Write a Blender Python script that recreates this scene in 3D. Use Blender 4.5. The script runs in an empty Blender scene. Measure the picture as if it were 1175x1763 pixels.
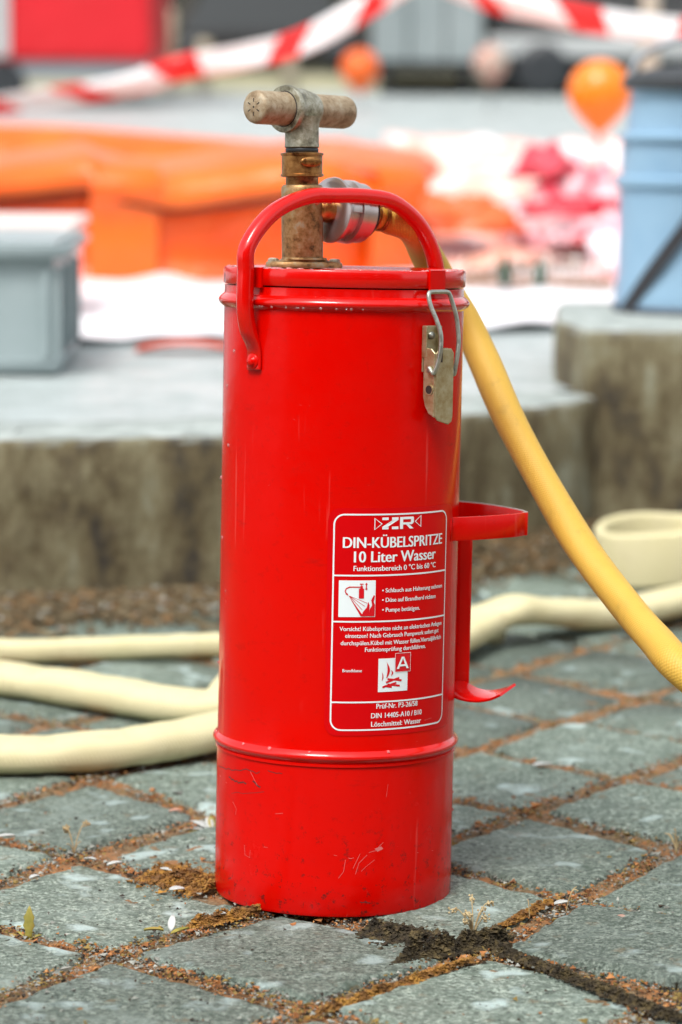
import bpy, math, random
import numpy as np
from mathutils import Vector, Matrix, Euler, noise
R_ = math.radians
random.seed(7); rng = np.random.default_rng(7)
sc = bpy.context.scene

# ---------------------------------------------------------------- camera
F = 5000.0; PITCH = 0.150; ROLL = R_(0.5); CAMH = 0.70
cam_d = bpy.data.cameras.new('camera'); cam = bpy.data.objects.new('camera', cam_d)
sc.collection.objects.link(cam); sc.camera = cam
cam_d.sensor_fit = 'VERTICAL'; cam_d.sensor_height = 36; cam_d.sensor_width = 24
cam_d.lens = 36*F/1763.0; cam_d.clip_start = 0.05; cam_d.clip_end = 900
cam.matrix_world = Matrix.Translation((0, 0, CAMH)) @ Matrix.Rotation(math.pi/2-PITCH, 4, 'X') @ Matrix.Rotation(ROLL, 4, 'Z')
cam_d.dof.use_dof = True; cam_d.dof.focus_distance = 2.40; cam_d.dof.aperture_fstop = 4.8

# ---------------------------------------------------------------- world and sun
world = bpy.data.worlds.new('World'); sc.world = world; world.use_nodes = True
wt = world.node_tree; wt.nodes.clear()
wo = wt.nodes.new('ShaderNodeOutputWorld'); bg = wt.nodes.new('ShaderNodeBackground')
sky = wt.nodes.new('ShaderNodeTexSky'); sky.sky_type = 'NISHITA'; sky.sun_disc = False
SUN_EL, SUN_AZ = R_(58), R_(205)
sky.sun_elevation = SUN_EL; sky.sun_rotation = SUN_AZ
sky.air_density = 1.0; sky.dust_density = 3.0; sky.ozone_density = 1.0
hs = wt.nodes.new('ShaderNodeHueSaturation'); hs.inputs['Saturation'].default_value = 0.16
wt.links.new(sky.outputs[0], hs.inputs['Color']); wt.links.new(hs.outputs[0], bg.inputs[0])
bg.inputs[1].default_value = 0.15; wt.links.new(bg.outputs[0], wo.inputs[0])
sun_d = bpy.data.lights.new('sun', 'SUN'); sun = bpy.data.objects.new('sun', sun_d); sc.collection.objects.link(sun)
sun_d.energy = 1.5; sun_d.angle = R_(18); sun_d.color = (1.0, 0.96, 0.9)
sd = Vector((math.sin(SUN_AZ)*math.cos(SUN_EL), math.cos(SUN_AZ)*math.cos(SUN_EL), math.sin(SUN_EL)))
sun.rotation_euler = sd.to_track_quat('Z', 'Y').to_euler()
sc.view_settings.view_transform = 'Standard'; sc.view_settings.look = 'None'
sc.view_settings.gamma = 1; sc.view_settings.exposure = 0.88

# ---------------------------------------------------------------- measuring helpers
CAMP = Vector((0, 0, CAMH)); CAMR = cam.matrix_world.to_3x3()
def ray(px, py):
    return (CAMR @ Vector(((px-587.5)/F, -(py-881.5)/F, -1))).normalized()
def gp(px, py, z=0.0):
    d = ray(px, py); return CAMP + d*((z-CAMH)/d.z)
def at(px, py, Y):
    d = ray(px, py); return CAMP + d*(Y/d.y)

# ---------------------------------------------------------------- materials
def nt_new(name):
    m = bpy.data.materials.new(name); m.use_nodes = True
    nt = m.node_tree; b = nt.nodes['Principled BSDF']; return m, nt, b
def rgba(c): return (c[0], c[1], c[2], 1)
def noise_node(nt, vec, scale, detail=6, rough=.6, dist=0):
    n = nt.nodes.new('ShaderNodeTexNoise'); n.inputs['Scale'].default_value = scale
    n.inputs['Detail'].default_value = detail; n.inputs['Roughness'].default_value = rough
    n.inputs['Distortion'].default_value = dist
    nt.links.new(vec, n.inputs['Vector']); return n.outputs['Fac']
def ramp(nt, fac, stops, interp='LINEAR'):
    r = nt.nodes.new('ShaderNodeValToRGB'); r.color_ramp.interpolation = interp
    e = r.color_ramp.elements
    while len(e) > 1: e.remove(e[-1])
    e[0].position = stops[0][0]; e[0].color = rgba(stops[0][1])
    for p, c in stops[1:]:
        k = e.new(p); k.color = rgba(c)
    nt.links.new(fac, r.inputs[0]); return r.outputs[0]
def mix(nt, fac, a, b):
    m = nt.nodes.new('ShaderNodeMix'); m.data_type = 'RGBA'
    for sock, v in ((m.inputs[0], fac), (m.inputs[6], a), (m.inputs[7], b)):
        if isinstance(v, (int, float)): sock.default_value = v
        elif isinstance(v, tuple): sock.default_value = rgba(v)
        else: nt.links.new(v, sock)
    return m.outputs[2]
def mth(nt, op, a, b=None, clamp=False):
    m = nt.nodes.new('ShaderNodeMath'); m.operation = op; m.use_clamp = clamp
    for i, v in enumerate((a, b)):
        if v is None: continue
        if isinstance(v, (int, float)): m.inputs[i].default_value = v
        else: nt.links.new(v, m.inputs[i])
    return m.outputs[0]
def bump(nt, b, h, strength=.3, dist=.002):
    n = nt.nodes.new('ShaderNodeBump'); n.inputs['Strength'].default_value = strength
    n.inputs['Distance'].default_value = dist
    nt.links.new(h, n.inputs['Height']); nt.links.new(n.outputs[0], b.inputs['Normal'])
def objvec(nt, scale=None):
    t = nt.nodes.new('ShaderNodeTexCoord')
    if scale is None: return t.outputs['Object']
    m = nt.nodes.new('ShaderNodeMapping'); m.inputs['Scale'].default_value = scale
    nt.links.new(t.outputs['Object'], m.inputs['Vector']); return m.outputs[0]
def mat_noise(name, cols, scale, rough=.6, bmp=0, bscale=None, metal=0, spec=.5, world=False, vecscale=None, bdist=.002, detail=6, coat=0):
    m, nt, b = nt_new(name)
    if world:
        g = nt.nodes.new('ShaderNodeNewGeometry'); v = g.outputs['Position']
    else: v = objvec(nt, vecscale)
    f = noise_node(nt, v, scale, detail)
    n = len(cols); st = [(.32+.36*i/max(1, n-1), c) for i, c in enumerate(cols)]
    nt.links.new(ramp(nt, f, st), b.inputs['Base Color'])
    b.inputs['Roughness'].default_value = rough; b.inputs['Metallic'].default_value = metal
    b.inputs['Specular IOR Level'].default_value = spec; b.inputs['Coat Weight'].default_value = coat
    if bmp: bump(nt, b, noise_node(nt, v, bscale or scale*4), bmp, bdist)
    return m

def paint_mat(name='red_paint', wet=False):
    m, nt, b = nt_new(name); v = objvec(nt)
    base = mix(nt, noise_node(nt, v, 7), (0.60, 0.0012, 0.0), (0.66, 0.002, 0.0))
    # vertical dried runs
    vs = objvec(nt, (120, 120, 5)); runs = noise_node(nt, vs, 1.0, 4, .6)
    patch = noise_node(nt, v, 9, 2)
    rm = mth(nt, 'MULTIPLY', ramp_f(nt, runs, .63, .70), ramp_f(nt, patch, .5, .62))
    base = mix(nt, mth(nt, 'MULTIPLY', rm, .35), base, (0.75, 0.12, 0.10))
    # dark grime near the foot and under the bead
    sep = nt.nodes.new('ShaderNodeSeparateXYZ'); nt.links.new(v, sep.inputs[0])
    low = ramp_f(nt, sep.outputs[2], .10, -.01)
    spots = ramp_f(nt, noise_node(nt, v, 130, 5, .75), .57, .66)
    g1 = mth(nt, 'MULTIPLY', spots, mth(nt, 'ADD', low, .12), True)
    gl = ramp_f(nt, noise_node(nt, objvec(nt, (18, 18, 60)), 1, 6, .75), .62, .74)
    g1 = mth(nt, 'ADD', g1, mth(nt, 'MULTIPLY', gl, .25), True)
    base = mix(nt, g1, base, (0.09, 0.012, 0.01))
    # pale hairline scuffs
    sc1 = ramp_f(nt, noise_node(nt, objvec(nt, (60, 60, 260)), 1, 3, .8, 2), .70, .73)
    sc2 = ramp_f(nt, noise_node(nt, v, 14, 3), .52, .6)
    base = mix(nt, mth(nt, 'MULTIPLY', mth(nt, 'MULTIPLY', sc1, sc2), .35), base, (0.8, 0.3, 0.28))
    nt.links.new(base, b.inputs['Base Color'])
    rr = nt.nodes.new('ShaderNodeMapRange'); nt.links.new(noise_node(nt, v, 22, 5), rr.inputs[0])
    rr.inputs[1].default_value = .3; rr.inputs[2].default_value = .7; rr.inputs[3].default_value = .10; rr.inputs[4].default_value = .28
    nt.links.new(rr.outputs[0], b.inputs['Roughness'])
    b.inputs['Specular IOR Level'].default_value = .36 if wet else .20
    if wet: b.inputs['Coat Weight'].default_value = .35; b.inputs['Coat Roughness'].default_value = .06
    hh = mth(nt, 'ADD', mth(nt, 'ADD', noise_node(nt, v, 26, 3), mth(nt, 'MULTIPLY', noise_node(nt, v, 7, 2), 4.0)), mth(nt, 'MULTIPLY', rm, .25))
    bump(nt, b, hh, .35, .0016)
    return m
def ramp_f(nt, fac, lo, hi):
    r = nt.nodes.new('ShaderNodeMapRange'); r.inputs[1].default_value = lo; r.inputs[2].default_value = hi
    r.inputs[3].default_value = 0; r.inputs[4].default_value = 1; r.clamp = True
    if isinstance(fac, (int, float)): r.inputs[0].default_value = fac
    else: nt.links.new(fac, r.inputs[0])
    return r.outputs[0]

def paver_mat():
    m, nt, b = nt_new('weathered_paver'); g = nt.nodes.new('ShaderNodeNewGeometry'); v = g.outputs['Position']
    oi = nt.nodes.new('ShaderNodeObjectInfo')
    fine = noise_node(nt, v, 230, 5, .8); mid = noise_node(nt, v, 60, 6, .7); big = noise_node(nt, v, 9, 4)
    c = ramp(nt, fine, [(.37, (.030, .042, .035)), (.5, (.180, .218, .190)), (.63, (.45, .50, .455))])
    c = mix(nt, ramp_f(nt, mid, .42, .72), c, (.095, .125, .104))
    pale = mth(nt, 'MULTIPLY', ramp_f(nt, big, .54, .70), ramp_f(nt, mid, .38, .62))
    c = mix(nt, mth(nt, 'MULTIPLY', pale, .62), c, (.42, .49, .47))
    wet_glint = mth(nt, 'MULTIPLY', ramp_f(nt, noise_node(nt, v, 20, 2, .5), .60, .68), ramp_f(nt, mid, .30, .5))
    c = mix(nt, mth(nt, 'MULTIPLY', wet_glint, .8), c, (.46, .55, .56))  # pale spots paint the reflections of wet patches into the colour
    tint = mix(nt, oi.outputs['Random'], (.76, .80, .76), (1.24, 1.30, 1.23))
    mm = nt.nodes.new('ShaderNodeMix'); mm.data_type = 'RGBA'; mm.blend_type = 'MULTIPLY'; mm.inputs[0].default_value = 1
    nt.links.new(c, mm.inputs[6]); nt.links.new(tint, mm.inputs[7])
    rust = mth(nt, 'MULTIPLY', ramp_f(nt, noise_node(nt, v, 38, 5, .7), .60, .70), .55)
    c = mix(nt, rust, mm.outputs[2], (.20, .13, .06))
    nt.links.new(c, b.inputs['Base Color'])
    wet = ramp_f(nt, noise_node(nt, v, 6, 3), .42, .62)
    rr = mth(nt, 'SUBTRACT', .72, mth(nt, 'MULTIPLY', wet, .25)); nt.links.new(rr, b.inputs['Roughness']); b.inputs['Specular IOR Level'].default_value = .3
    bump(nt, b, mth(nt, 'ADD', fine, mth(nt, 'MULTIPLY', mid, 1.5)), 1.0, .0030)
    return m

def wall_mat():
    m, nt, b = nt_new('stained_concrete'); g = nt.nodes.new('ShaderNodeNewGeometry'); v = g.outputs['Position']
    mp = nt.nodes.new('ShaderNodeMapping'); mp.inputs['Scale'].default_value = (13, 13, 6); nt.links.new(v, mp.inputs['Vector'])
    streak = noise_node(nt, mp.outputs[0], 1, 5, .7); n1 = noise_node(nt, v, 22, 6, .7)
    c = ramp(nt, n1, [(.3, (.20, .23, .215)), (.55, (.33, .37, .355)), (.72, (.48, .53, .515))])
    st = ramp(nt, streak, [(.34, (.022, .013, .004)), (.44, (.085, .060, .020)), (.55, (.17, .145, .075)), (.68, (.25, .26, .19))])
    sepn = nt.nodes.new('ShaderNodeSeparateXYZ'); nt.links.new(g.outputs['True Normal'], sepn.inputs[0])
    # rain-stained film grows on the upright faces only
    face = ramp_f(nt, sepn.outputs[2], .75, .35)
    face = mth(nt, 'MULTIPLY', face, ramp_f(nt, noise_node(nt, mp.outputs[0], 1.7, 3), .10, .26))
    c = mix(nt, mth(nt, 'MULTIPLY', face, .95), c, st)
    nt.links.new(c, b.inputs['Base Color']); b.inputs['Roughness'].default_value = .8
    bump(nt, b, n1, .6, .01); return m

def asphalt_mat():
    m, nt, b = nt_new('wet_asphalt'); g = nt.nodes.new('ShaderNodeNewGeometry'); v = g.outputs['Position']
    n = noise_node(nt, v, 5.5, 7, .75); f = noise_node(nt, v, 160, 3, .7)
    c = mix(nt, ramp_f(nt, f, .3, .7), (.19, .225, .22), (.42, .47, .465))
    c = mix(nt, mth(nt, 'MULTIPLY', ramp_f(nt, n, .40, .62), .7), c, (.50, .56, .56))
    nt.links.new(c, b.inputs['Base Color'])
    nt.links.new(mth(nt, 'SUBTRACT', .62, mth(nt, 'MULTIPLY', ramp_f(nt, n, .4, .6), .3)), b.inputs['Roughness'])
    bump(nt, b, f, .5, .004); return m

def hose_mat(name, c1, c2, freq, bstr, rough=.55, stain=.0):
    m, nt, b = nt_new(name); uv = nt.nodes.new('ShaderNodeUVMap').outputs[0]
    v = objvec(nt)
    w = nt.nodes.new('ShaderNodeTexWave'); w.wave_type = 'BANDS'; w.bands_direction = 'DIAGONAL'
    mp = nt.nodes.new('ShaderNodeMapping'); mp.inputs['Scale'].default_value = (freq, freq*.55, 1)
    nt.links.new(uv, mp.inputs['Vector']); nt.links.new(mp.outputs[0], w.inputs['Vector']); w.inputs['Scale'].default_value = 1
    w2 = nt.nodes.new('ShaderNodeTexWave'); w2.wave_type = 'BANDS'; w2.bands_direction = 'DIAGONAL'
    mp2 = nt.nodes.new('ShaderNodeMapping'); mp2.inputs['Scale'].default_value = (freq, -freq*.55, 1)
    nt.links.new(uv, mp2.inputs['Vector']); nt.links.new(mp2.outputs[0], w2.inputs['Vector']); w2.inputs['Scale'].default_value = 1
    h = mth(nt, 'ADD', w.outputs['Fac'], mth(nt, 'MULTIPLY', w2.outputs['Fac'], .5))
    c = mix(nt, noise_node(nt, v, 14, 6, .7), c1, c2)
    c = mix(nt, mth(nt, 'MULTIPLY', ramp_f(nt, h, .7, .1), .22), c, tuple(x*.45 for x in c1))
    if stain: c = mix(nt, mth(nt, 'MULTIPLY', ramp_f(nt, noise_node(nt, v, 30, 5, .75), .56, .72), stain), c, (.22, .15, .03))
    nt.links.new(c, b.inputs['Base Color']); b.inputs['Roughness'].default_value = rough
    bump(nt, b, h, bstr, .0006); return m

def brass_mat(name, cols, rough=.38, metal=.75):
    m, nt, b = nt_new(name); v = objvec(nt)
    n = noise_node(nt, v, 95, 8, .75); n2 = noise_node(nt, v, 260, 4, .7)
    nt.links.new(ramp(nt, n, [(.37+.26*i/(len(cols)-1), c) for i, c in enumerate(cols)]), b.inputs['Base Color'])
    b.inputs['Metallic'].default_value = metal
    nt.links.new(mth(nt, 'ADD', mth(nt, 'MULTIPLY', n, .45), rough-.2), b.inputs['Roughness'])
    bump(nt, b, mth(nt, 'ADD', n2, n), .35, .0006); return m

def flat(name, c, rough=.5, metal=0, spec=.5):
    m, nt, b = nt_new(name); v = objvec(nt)
    nt.links.new(mix(nt, noise_node(nt, v, 30), tuple(x*.9 for x in c), tuple(min(1, x*1.06) for x in c)), b.inputs['Base Color'])
    b.inputs['Roughness'].default_value = rough; b.inputs['Metallic'].default_value = metal
    b.inputs['Specular IOR Level'].default_value = spec; return m

M = {}
M['red'] = paint_mat(); M['wet'] = paint_mat('wet_red_paint', True)
M['stick'] = flat('sticker_red', (.60, .001, .003), .28, spec=.15)
M['sred'] = flat('print_red', (.62, .002, .01), .35)
M['white'] = flat('print_white', (.78, .86, .88), .4)
M['paver'] = paver_mat(); M['wall'] = wall_mat(); M['asph'] = asphalt_mat()
M['hose'] = hose_mat('yellow_hose_weave', (.66, .43, .07), (.60, .35, .04), 260, .45, .55, .35)
M['pale'] = hose_mat('cream_hose_canvas', (.58, .53, .27), (.68, .62, .42), 150, .6, .7, .25)
M['brass'] = brass_mat('aged_brass', [(.07, .045, .02), (.28, .15, .055), (.36, .225, .10), (.34, .30, .20)], .42, .7)
M['brass2'] = brass_mat('rubbed_brass', [(.14, .055, .015), (.38, .18, .055), (.48, .26, .09)], .30, .85)
M['galv'] = brass_mat('galvanised', [(.14, .13, .09), (.32, .31, .23), (.50, .50, .42)], .42, .7)
M['grip'] = brass_mat('worn_grip', [(.22, .15, .08), (.36, .28, .18), (.44, .38, .28)], .55, .25)
M['alu'] = mat_noise('cast_aluminium', [(.50, .46, .45), (.62, .59, .58)], 40, .28, .15, 300, .85, bdist=.0004)
M['zinc'] = brass_mat('yellow_zinc', [(.34, .27, .13), (.42, .37, .22), (.48, .45, .31)], .38, .75)
M['wire'] = brass_mat('steel_wire', [(.30, .32, .27), (.52, .55, .50)], .35, .85)
M['rub'] = flat('black_rubber', (.02, .024, .028), .45)
M['dark'] = flat('dark_hole', (.02, .012, .01), .7)

# ---------------------------------------------------------------- mesh helpers
COL = sc.collection
def mk(name, verts, faces, mat, parent=None, smooth=True, uvs=None, loc=None, luv=None):
    me = bpy.data.meshes.new(name); me.from_pydata([tuple(v) for v in verts], [], [tuple(f) for f in faces])
    if isinstance(mat, (list, tuple)):
        for k in mat: me.materials.append(k)
    else: me.materials.append(mat)
    if smooth: me.polygons.foreach_set('use_smooth', [True]*len(me.polygons))
    if uvs is not None:
        l = me.uv_layers.new(name='UVMap')
        li = np.empty(len(me.loops), int); me.loops.foreach_get('vertex_index', li)
        l.data.foreach_set('uv', np.asarray(uvs, float)[li].ravel())
        if luv:
            for p_ in me.polygons:
                if p_.index in luv:
                    for k_, c_ in zip(p_.loop_indices, luv[p_.index]): l.data[k_].uv = c_
    me.update()
    o = bpy.data.objects.new(name, me); COL.objects.link(o)
    if parent: o.parent = parent
    if loc: o.location = loc
    return o
def sharp(o, ang=35):
    me = o.data; me.polygons.foreach_set('use_smooth', [True]*len(me.polygons))
    me.set_sharp_from_angle(angle=R_(ang)); return o
def empty(name, loc, label=None, cat=None, group=None, rot=(0, 0, 0)):
    o = bpy.data.objects.new(name, None); COL.objects.link(o); o.location = loc; o.rotation_euler = rot
    o.empty_display_size = .05
    if label: tag(o, label, cat, group)
    return o
def tag(o, label=None, cat=None, group=None, kind=None):
    if label: o['label'] = label
    if cat: o['category'] = cat
    if group: o['group'] = group
    if kind: o['kind'] = kind
    return o
class MB:
    def __init__(s): s.v = []; s.f = []; s.uv = []; s.luv = {}
    def add(s, v, f, uv=None):
        n = len(s.v); s.v += [tuple(x) for x in v]; s.f += [tuple(i+n for i in q) for q in f]
        s.uv += [tuple(u) for u in uv] if uv is not None else [(0, 0)]*len(v)
    def box(s, c, d, rot=None):
        cx, cy, cz = c; a, b, e = d[0]/2, d[1]/2, d[2]/2
        vs = [Vector((x*a, y*b, z*e)) for x in (-1, 1) for y in (-1, 1) for z in (-1, 1)]
        if rot is not None: vs = [rot @ q for q in vs]
        s.add([q+Vector(c) for q in vs], [(0, 1, 3, 2), (4, 6, 7, 5), (0, 4, 5, 1), (2, 3, 7, 6), (0, 2, 6, 4), (1, 5, 7, 3)])
    def lathe(s, prof, seg=96, cap0=True, cap1=True, M4=None, a0=0, a1=2*math.pi):
        full = abs(a1-a0-2*math.pi) < 1e-6
        n = seg if full else seg+1; v = []; f = []; m = len(prof)
        for r, z in prof:
            for i in range(n):
                a = a0+(a1-a0)*i/seg; v.append(Vector((r*math.cos(a), r*math.sin(a), z)))
        for j in range(m-1):
            for i in range(seg):
                k = (i+1) % n; f.append((j*n+i, j*n+k, (j+1)*n+k, (j+1)*n+i))
        if cap0 and full and prof[0][0] > 1e-5: f.append(tuple(reversed(range(n))))
        if cap1 and full and prof[-1][0] > 1e-5: f.append(tuple(range((m-1)*n, m*n)))
        if M4 is not None: v = [M4 @ q for q in v]
        s.add(v, f)
    def sweep(s, path, sec, up=None, closed_sec=True, caps=True, scales=None, twist=None):
        """sweep a 2-D section (list of (a,b)) along a path; frame: tangent, side, up"""
        P = [Vector(p) for p in path]; n = len(P); m = len(sec); v = []; uv = []; f = []
        T = [(P[min(i+1, n-1)]-P[max(i-1, 0)]).normalized() for i in range(n)]
        if up is None:
            u = Vector((0, 0, 1)) if abs(T[0].z) < .9 else Vector((0, 1, 0))
        else: u = Vector(up)
        u = (u-T[0]*u.dot(T[0])).normalized(); L = 0
        per = [0]
        for j in range(m): 
            a, b = sec[j], sec[(j+1) % m]; per.append(per[-1]+math.hypot(a[0]-b[0], a[1]-b[1]))
        for i in range(n):
            if i: L += (P[i]-P[i-1]).length
            if up is not None and not isinstance(up, Vector) and up == (0, 0, 1): u = Vector(up)
            u = (u-T[i]*u.dot(T[i])).normalized(); sd_ = T[i].cross(u)
            k = scales[i] if scales else (1, 1)
            if not isinstance(k, tuple): k = (k, k)
            for j, (a, b) in enumerate(sec):
                v.append(P[i]+sd_*a*k[0]+u*b*k[1]); uv.append((L, per[j]))
        for i in range(n-1):
            for j in range(m if closed_sec else m-1):
                k = (j+1) % m; f.append((i*m+j, i*m+k, (i+1)*m+k, (i+1)*m+j))
                if k == 0 and closed_sec: s.luv[len(s.f)+len(f)-1] = [uv[i*m+j], (uv[i*m][0], per[m]), (uv[(i+1)*m][0], per[m]), uv[(i+1)*m+j]]
        if caps and closed_sec: f.append(tuple(reversed(range(m)))); f.append(tuple(range((n-1)*m, n*m)))
        s.add(v, f, uv)
    def build(s, name, mat, parent=None, smooth=True, loc=None, sharpen=None):
        o = mk(name, s.v, s.f, mat, parent, smooth, s.uv, loc, s.luv)
        if sharpen: sharp(o, sharpen)
        return o
def circ(r, n=16, r2=None): return [(r*math.cos(2*math.pi*i/n), (r2 or r)*math.sin(2*math.pi*i/n)) for i in range(n)]
def rrect(w, h, r, n=4):
    out = []
    for cx, cy, a0 in ((w/2-r, h/2-r, 0), (-w/2+r, h/2-r, 90), (-w/2+r, -h/2+r, 180), (w/2-r, -h/2+r, 270)):
        for i in range(n+1):
            a = R_(a0+90*i/n); out.append((cx+r*math.cos(a), cy+r*math.sin(a)))
    return out
def catmull(pts, k=10):
    P = [Vector(p) for p in pts]; P = [P[0]*2-P[1]]+P+[P[-1]*2-P[-2]]; out = []
    for i in range(1, len(P)-2):
        a, b, c, d = P[i-1:i+3]
        for j in range(k):
            t = j/k; out.append(.5*((2*b)+(c-a)*t+(2*a-5*b+4*c-d)*t*t+(3*b-a-3*c+d)*t**3))
    out.append(P[-2]); return out
def bevel(o, w, seg=2):
    md = o.modifiers.new('bevel', 'BEVEL'); md.width = w; md.segments = seg; md.limit_method = 'ANGLE'; md.angle_limit = R_(35); return o

# ================================================================ THE GROUND
def zup(Y):
    if Y < 7: return .215
    if Y < 24: return .215+(Y-7)*.0253
    return .215+17*.0253
# one soil/ground sheet out to the horizon
gs = MB(); gs.add([(-400, -400, -.03), (400, -400, -.03), (400, 400, -.03), (-400, 400, -.03)], [(0, 1, 2, 3)])
tag(gs.build('ground', mat_noise('bare_earth', [(.06, .05, .035), (.13, .12, .09)], 3, .9, world=True), smooth=False), kind='structure')

# front edge of the upper level, as a bent line (X, Y)
WALLF = [(-6, 5.2), (-2.4, 4.22), (-1.1, 4.0), (-.44, 3.83)]
for px, py in ((380, 748), (590, 733), (800, 713), (1000, 690)):
    q = gp(px, py, .215); WALLF.append((q.x, q.y))
WALLF += [(WALLF[-1][0]+.9, WALLF[-1][1]+.75), (6, 9.0)]
def wall_y(x):
    for (x0, y0), (x1, y1) in zip(WALLF, WALLF[1:]):
        if x <= x1: return y0+(y1-y0)*(x-x0)/(x1-x0)
    return WALLF[-1][1]
# upper asphalt
v = []; f = []
xs = [-300, -60, -20]+list(np.linspace(-6, 6, 60))+[20, 60, 300]
for x in xs:
    y0 = wall_y(min(6, max(-6, x)))+.16
    for y in (y0, y0+.4, y0+1.0, 7.5, 9.5, 12, 18, 24, 40, 120, 390):
        yy = max(y, y0+.001*y) ; v.append((x, yy, zup(yy)))
n = 11
for i in range(len(xs)-1):
    for j in range(n-1): f.append((i*n+j, (i+1)*n+j, (i+1)*n+j+1, i*n+j+1))
tag(mk('road', v, f, M['asph'], smooth=False), kind='structure')

# ---- pavers: a lattice with measured corners
OX, OY, ANG, S = -.1787, 2.33, .935, .200
MEAS = {(0,0):(189,1640),(1,0):(485,1560),(0,1):(531,1734),(1,1):(835,1635),(2,1):(985,1550),(1,-1):(128,1471),
 (2,-2):(158,1336),(3,0):(908,1393),(4,0):(1072,1339),(4,-1):(820,1292),(5,-1):(965,1242),(6,-1):(1109,1201),
 (6,-2):(881,1154),(2,-1):(368,1408),(3,1):(1165,1458),(2,0):(700,1472),(3,-1):(600,1348)}
def lat0(a, b): return np.array([OX+S*(a*math.cos(ANG)+b*math.sin(ANG)), OY+S*(a*math.sin(ANG)-b*math.cos(ANG))])
RES = {k: np.array(gp(*p)[:2])-lat0(*k) for k, p in MEAS.items()}
def lat(a, b):
    if (a, b) in RES: return lat0(a, b)+RES[(a, b)]
    w = 0; d = np.zeros(2)
    for k, r in RES.items():
        q = 1/((k[0]-a)**2+(k[1]-b)**2)**1.5; w += q; d += q*r
    rr = random.Random(a*131+b*17+5)
    return lat0(a, b)+d/w+np.array([rr.uniform(-.006, .006), rr.uniform(-.006, .006)])
pave = empty('pavement', (0, 2.4, 0)); tag(pave, kind='structure')
GAP = .0102
LAT = {}
def L_(a, b):
    if (a, b) not in LAT: LAT[(a, b)] = lat(a, b)
    return LAT[(a, b)]
EDGES = []
npv = 0
for a in range(-9, 17):
    for b in range(-13, 12):
        q = [L_(a, b), L_(a+1, b), L_(a+1, b+1), L_(a, b+1)]
        c = sum(q)/4
        if not (1.25 < c[1] < wall_y(c[0])-.12 and abs(c[0]) < .35+c[1]*.24): continue
        near = c[1] < 3.0 and abs(c[0]) < .40
        if near or c[1] < 3.6: EDGES += [(q[0], q[1]), (q[0], q[3]), (q[1], q[2]), (q[3], q[2])]
        N = 40 if near else 4
        rr = random.Random(a*77+b*13)
        g0, g1, g2, g3 = [GAP+rr.uniform(-.002, .003) for _ in range(4)]
        sz = [np.linalg.norm(q[1]-q[0]), np.linalg.norm(q[3]-q[0])]
        tz = [rr.uniform(-.0025, .0025) for _ in range(3)]
        if (a, b) == (1, 1): tz = [.006, .002, .004]
        if (a, b) == (1, 0): tz = [0, 0, 0]
        V = []; Fc = []
        def P(u, w, z):
            p = (1-u)*(1-w)*q[0]+u*(1-w)*q[1]+u*w*q[2]+(1-u)*w*q[3]
            return (p[0]-c[0], p[1]-c[1], z)
        off = Vector((a*3.1, b*2.7, 0))
        # parameter rows: outer skirt, rounded edge, inside
        us = [0, .004]+list(np.linspace(.02, .98, N-3))+[.996, 1] if near else [0, .03, .5, .97, 1]
        K = len(us)
        for i, u in enumerate(us):
            for j, w in enumerate(us):
                e = min(i, j, K-1-i, K-1-j)
                uu = g0/sz[0]+u*(1-(g0+g1)/sz[0]); ww = g2/sz[1]+w*(1-(g2+g3)/sz[1])
                # rounded corners
                ru = min(u, 1-u)*sz[0]; rw = min(w, 1-w)*sz[1]; rc = .012
                edge_drop = 0
                m_ = min(ru, rw)
                if ru < rc and rw < rc:
                    m_ = max(0, rc-math.hypot(rc-ru, rc-rw))
                edge_drop = .0065*max(0, 1-m_/.008)**2
                z = tz[0]+tz[1]*(u-.5)*2+tz[2]*(w-.5)*2-edge_drop*.9
                if near:
                    x_, y_, _ = P(uu, ww, 0)
                    nv = Vector((x_, y_, 0))
                    z += .0016*noise.noise(nv*22+off)+.0011*noise.noise(nv*70+off)+.0006*noise.noise(nv*190+off)
                    jx = .0028*noise.noise(nv*55+off+Vector((9, 0, 0)))*max(0, 1-m_/.02)
                    uu += jx/sz[0]*2; ww += .0028*noise.noise(nv*55+off+Vector((0, 19, 0)))*max(0, 1-m_/.02)/sz[1]*2
                if ru < rc and rw < rc:
                    # pull the corner in
                    k = math.hypot(rc-ru, rc-rw)
                    if k > rc:
                        s_ = (k-rc)/k
                        uu += (1 if u < .5 else -1)*s_*(rc-ru)/sz[0]; ww += (1 if w < .5 else -1)*s_*(rc-rw)/sz[1]
                if e == 0: z = -.03
                V.append(P(uu, ww, z))
        for i in range(K-1):
            for j in range(K-1): Fc.append((i*K+j, (i+1)*K+j, (i+1)*K+j+1, i*K+j+1))
        mk('paver', V, Fc, M['paver'], pave, True, loc=(c[0], c[1]-2.4, 0)); npv += 1
print('pavers', npv)

# ---- joint soil: fine relief near the bucket
m_, nt, b_ = nt_new('joint_soil'); g = nt.nodes.new('ShaderNodeNewGeometry'); vv = g.outputs['Position']
c_ = ramp(nt, noise_node(nt, vv, 240, 5, .75), [(.3, (.05, .034, .018)), (.46, (.15, .10, .05)), (.58, (.26, .18, .09)), (.70, (.42, .38, .29))])
c_ = mix(nt, ramp_f(nt, noise_node(nt, vv, 26, 5, .7), .44, .62), c_, (.34, .15, .05))
nt.links.new(c_, b_.inputs['Base Color']); b_.inputs['Roughness'].default_value = .85
bump(nt, b_, noise_node(nt, vv, 500, 4, .8), 1, .002); M['soil'] = m_
X0, X1, Y0, Y1 = -.50, .55, 1.85, 3.5
nx, ny = 300, 420
gx, gy = np.meshgrid(np.linspace(X0, X1, nx), np.linspace(Y0, Y1, ny), indexing='ij')
gz = np.zeros_like(gx)
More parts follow.
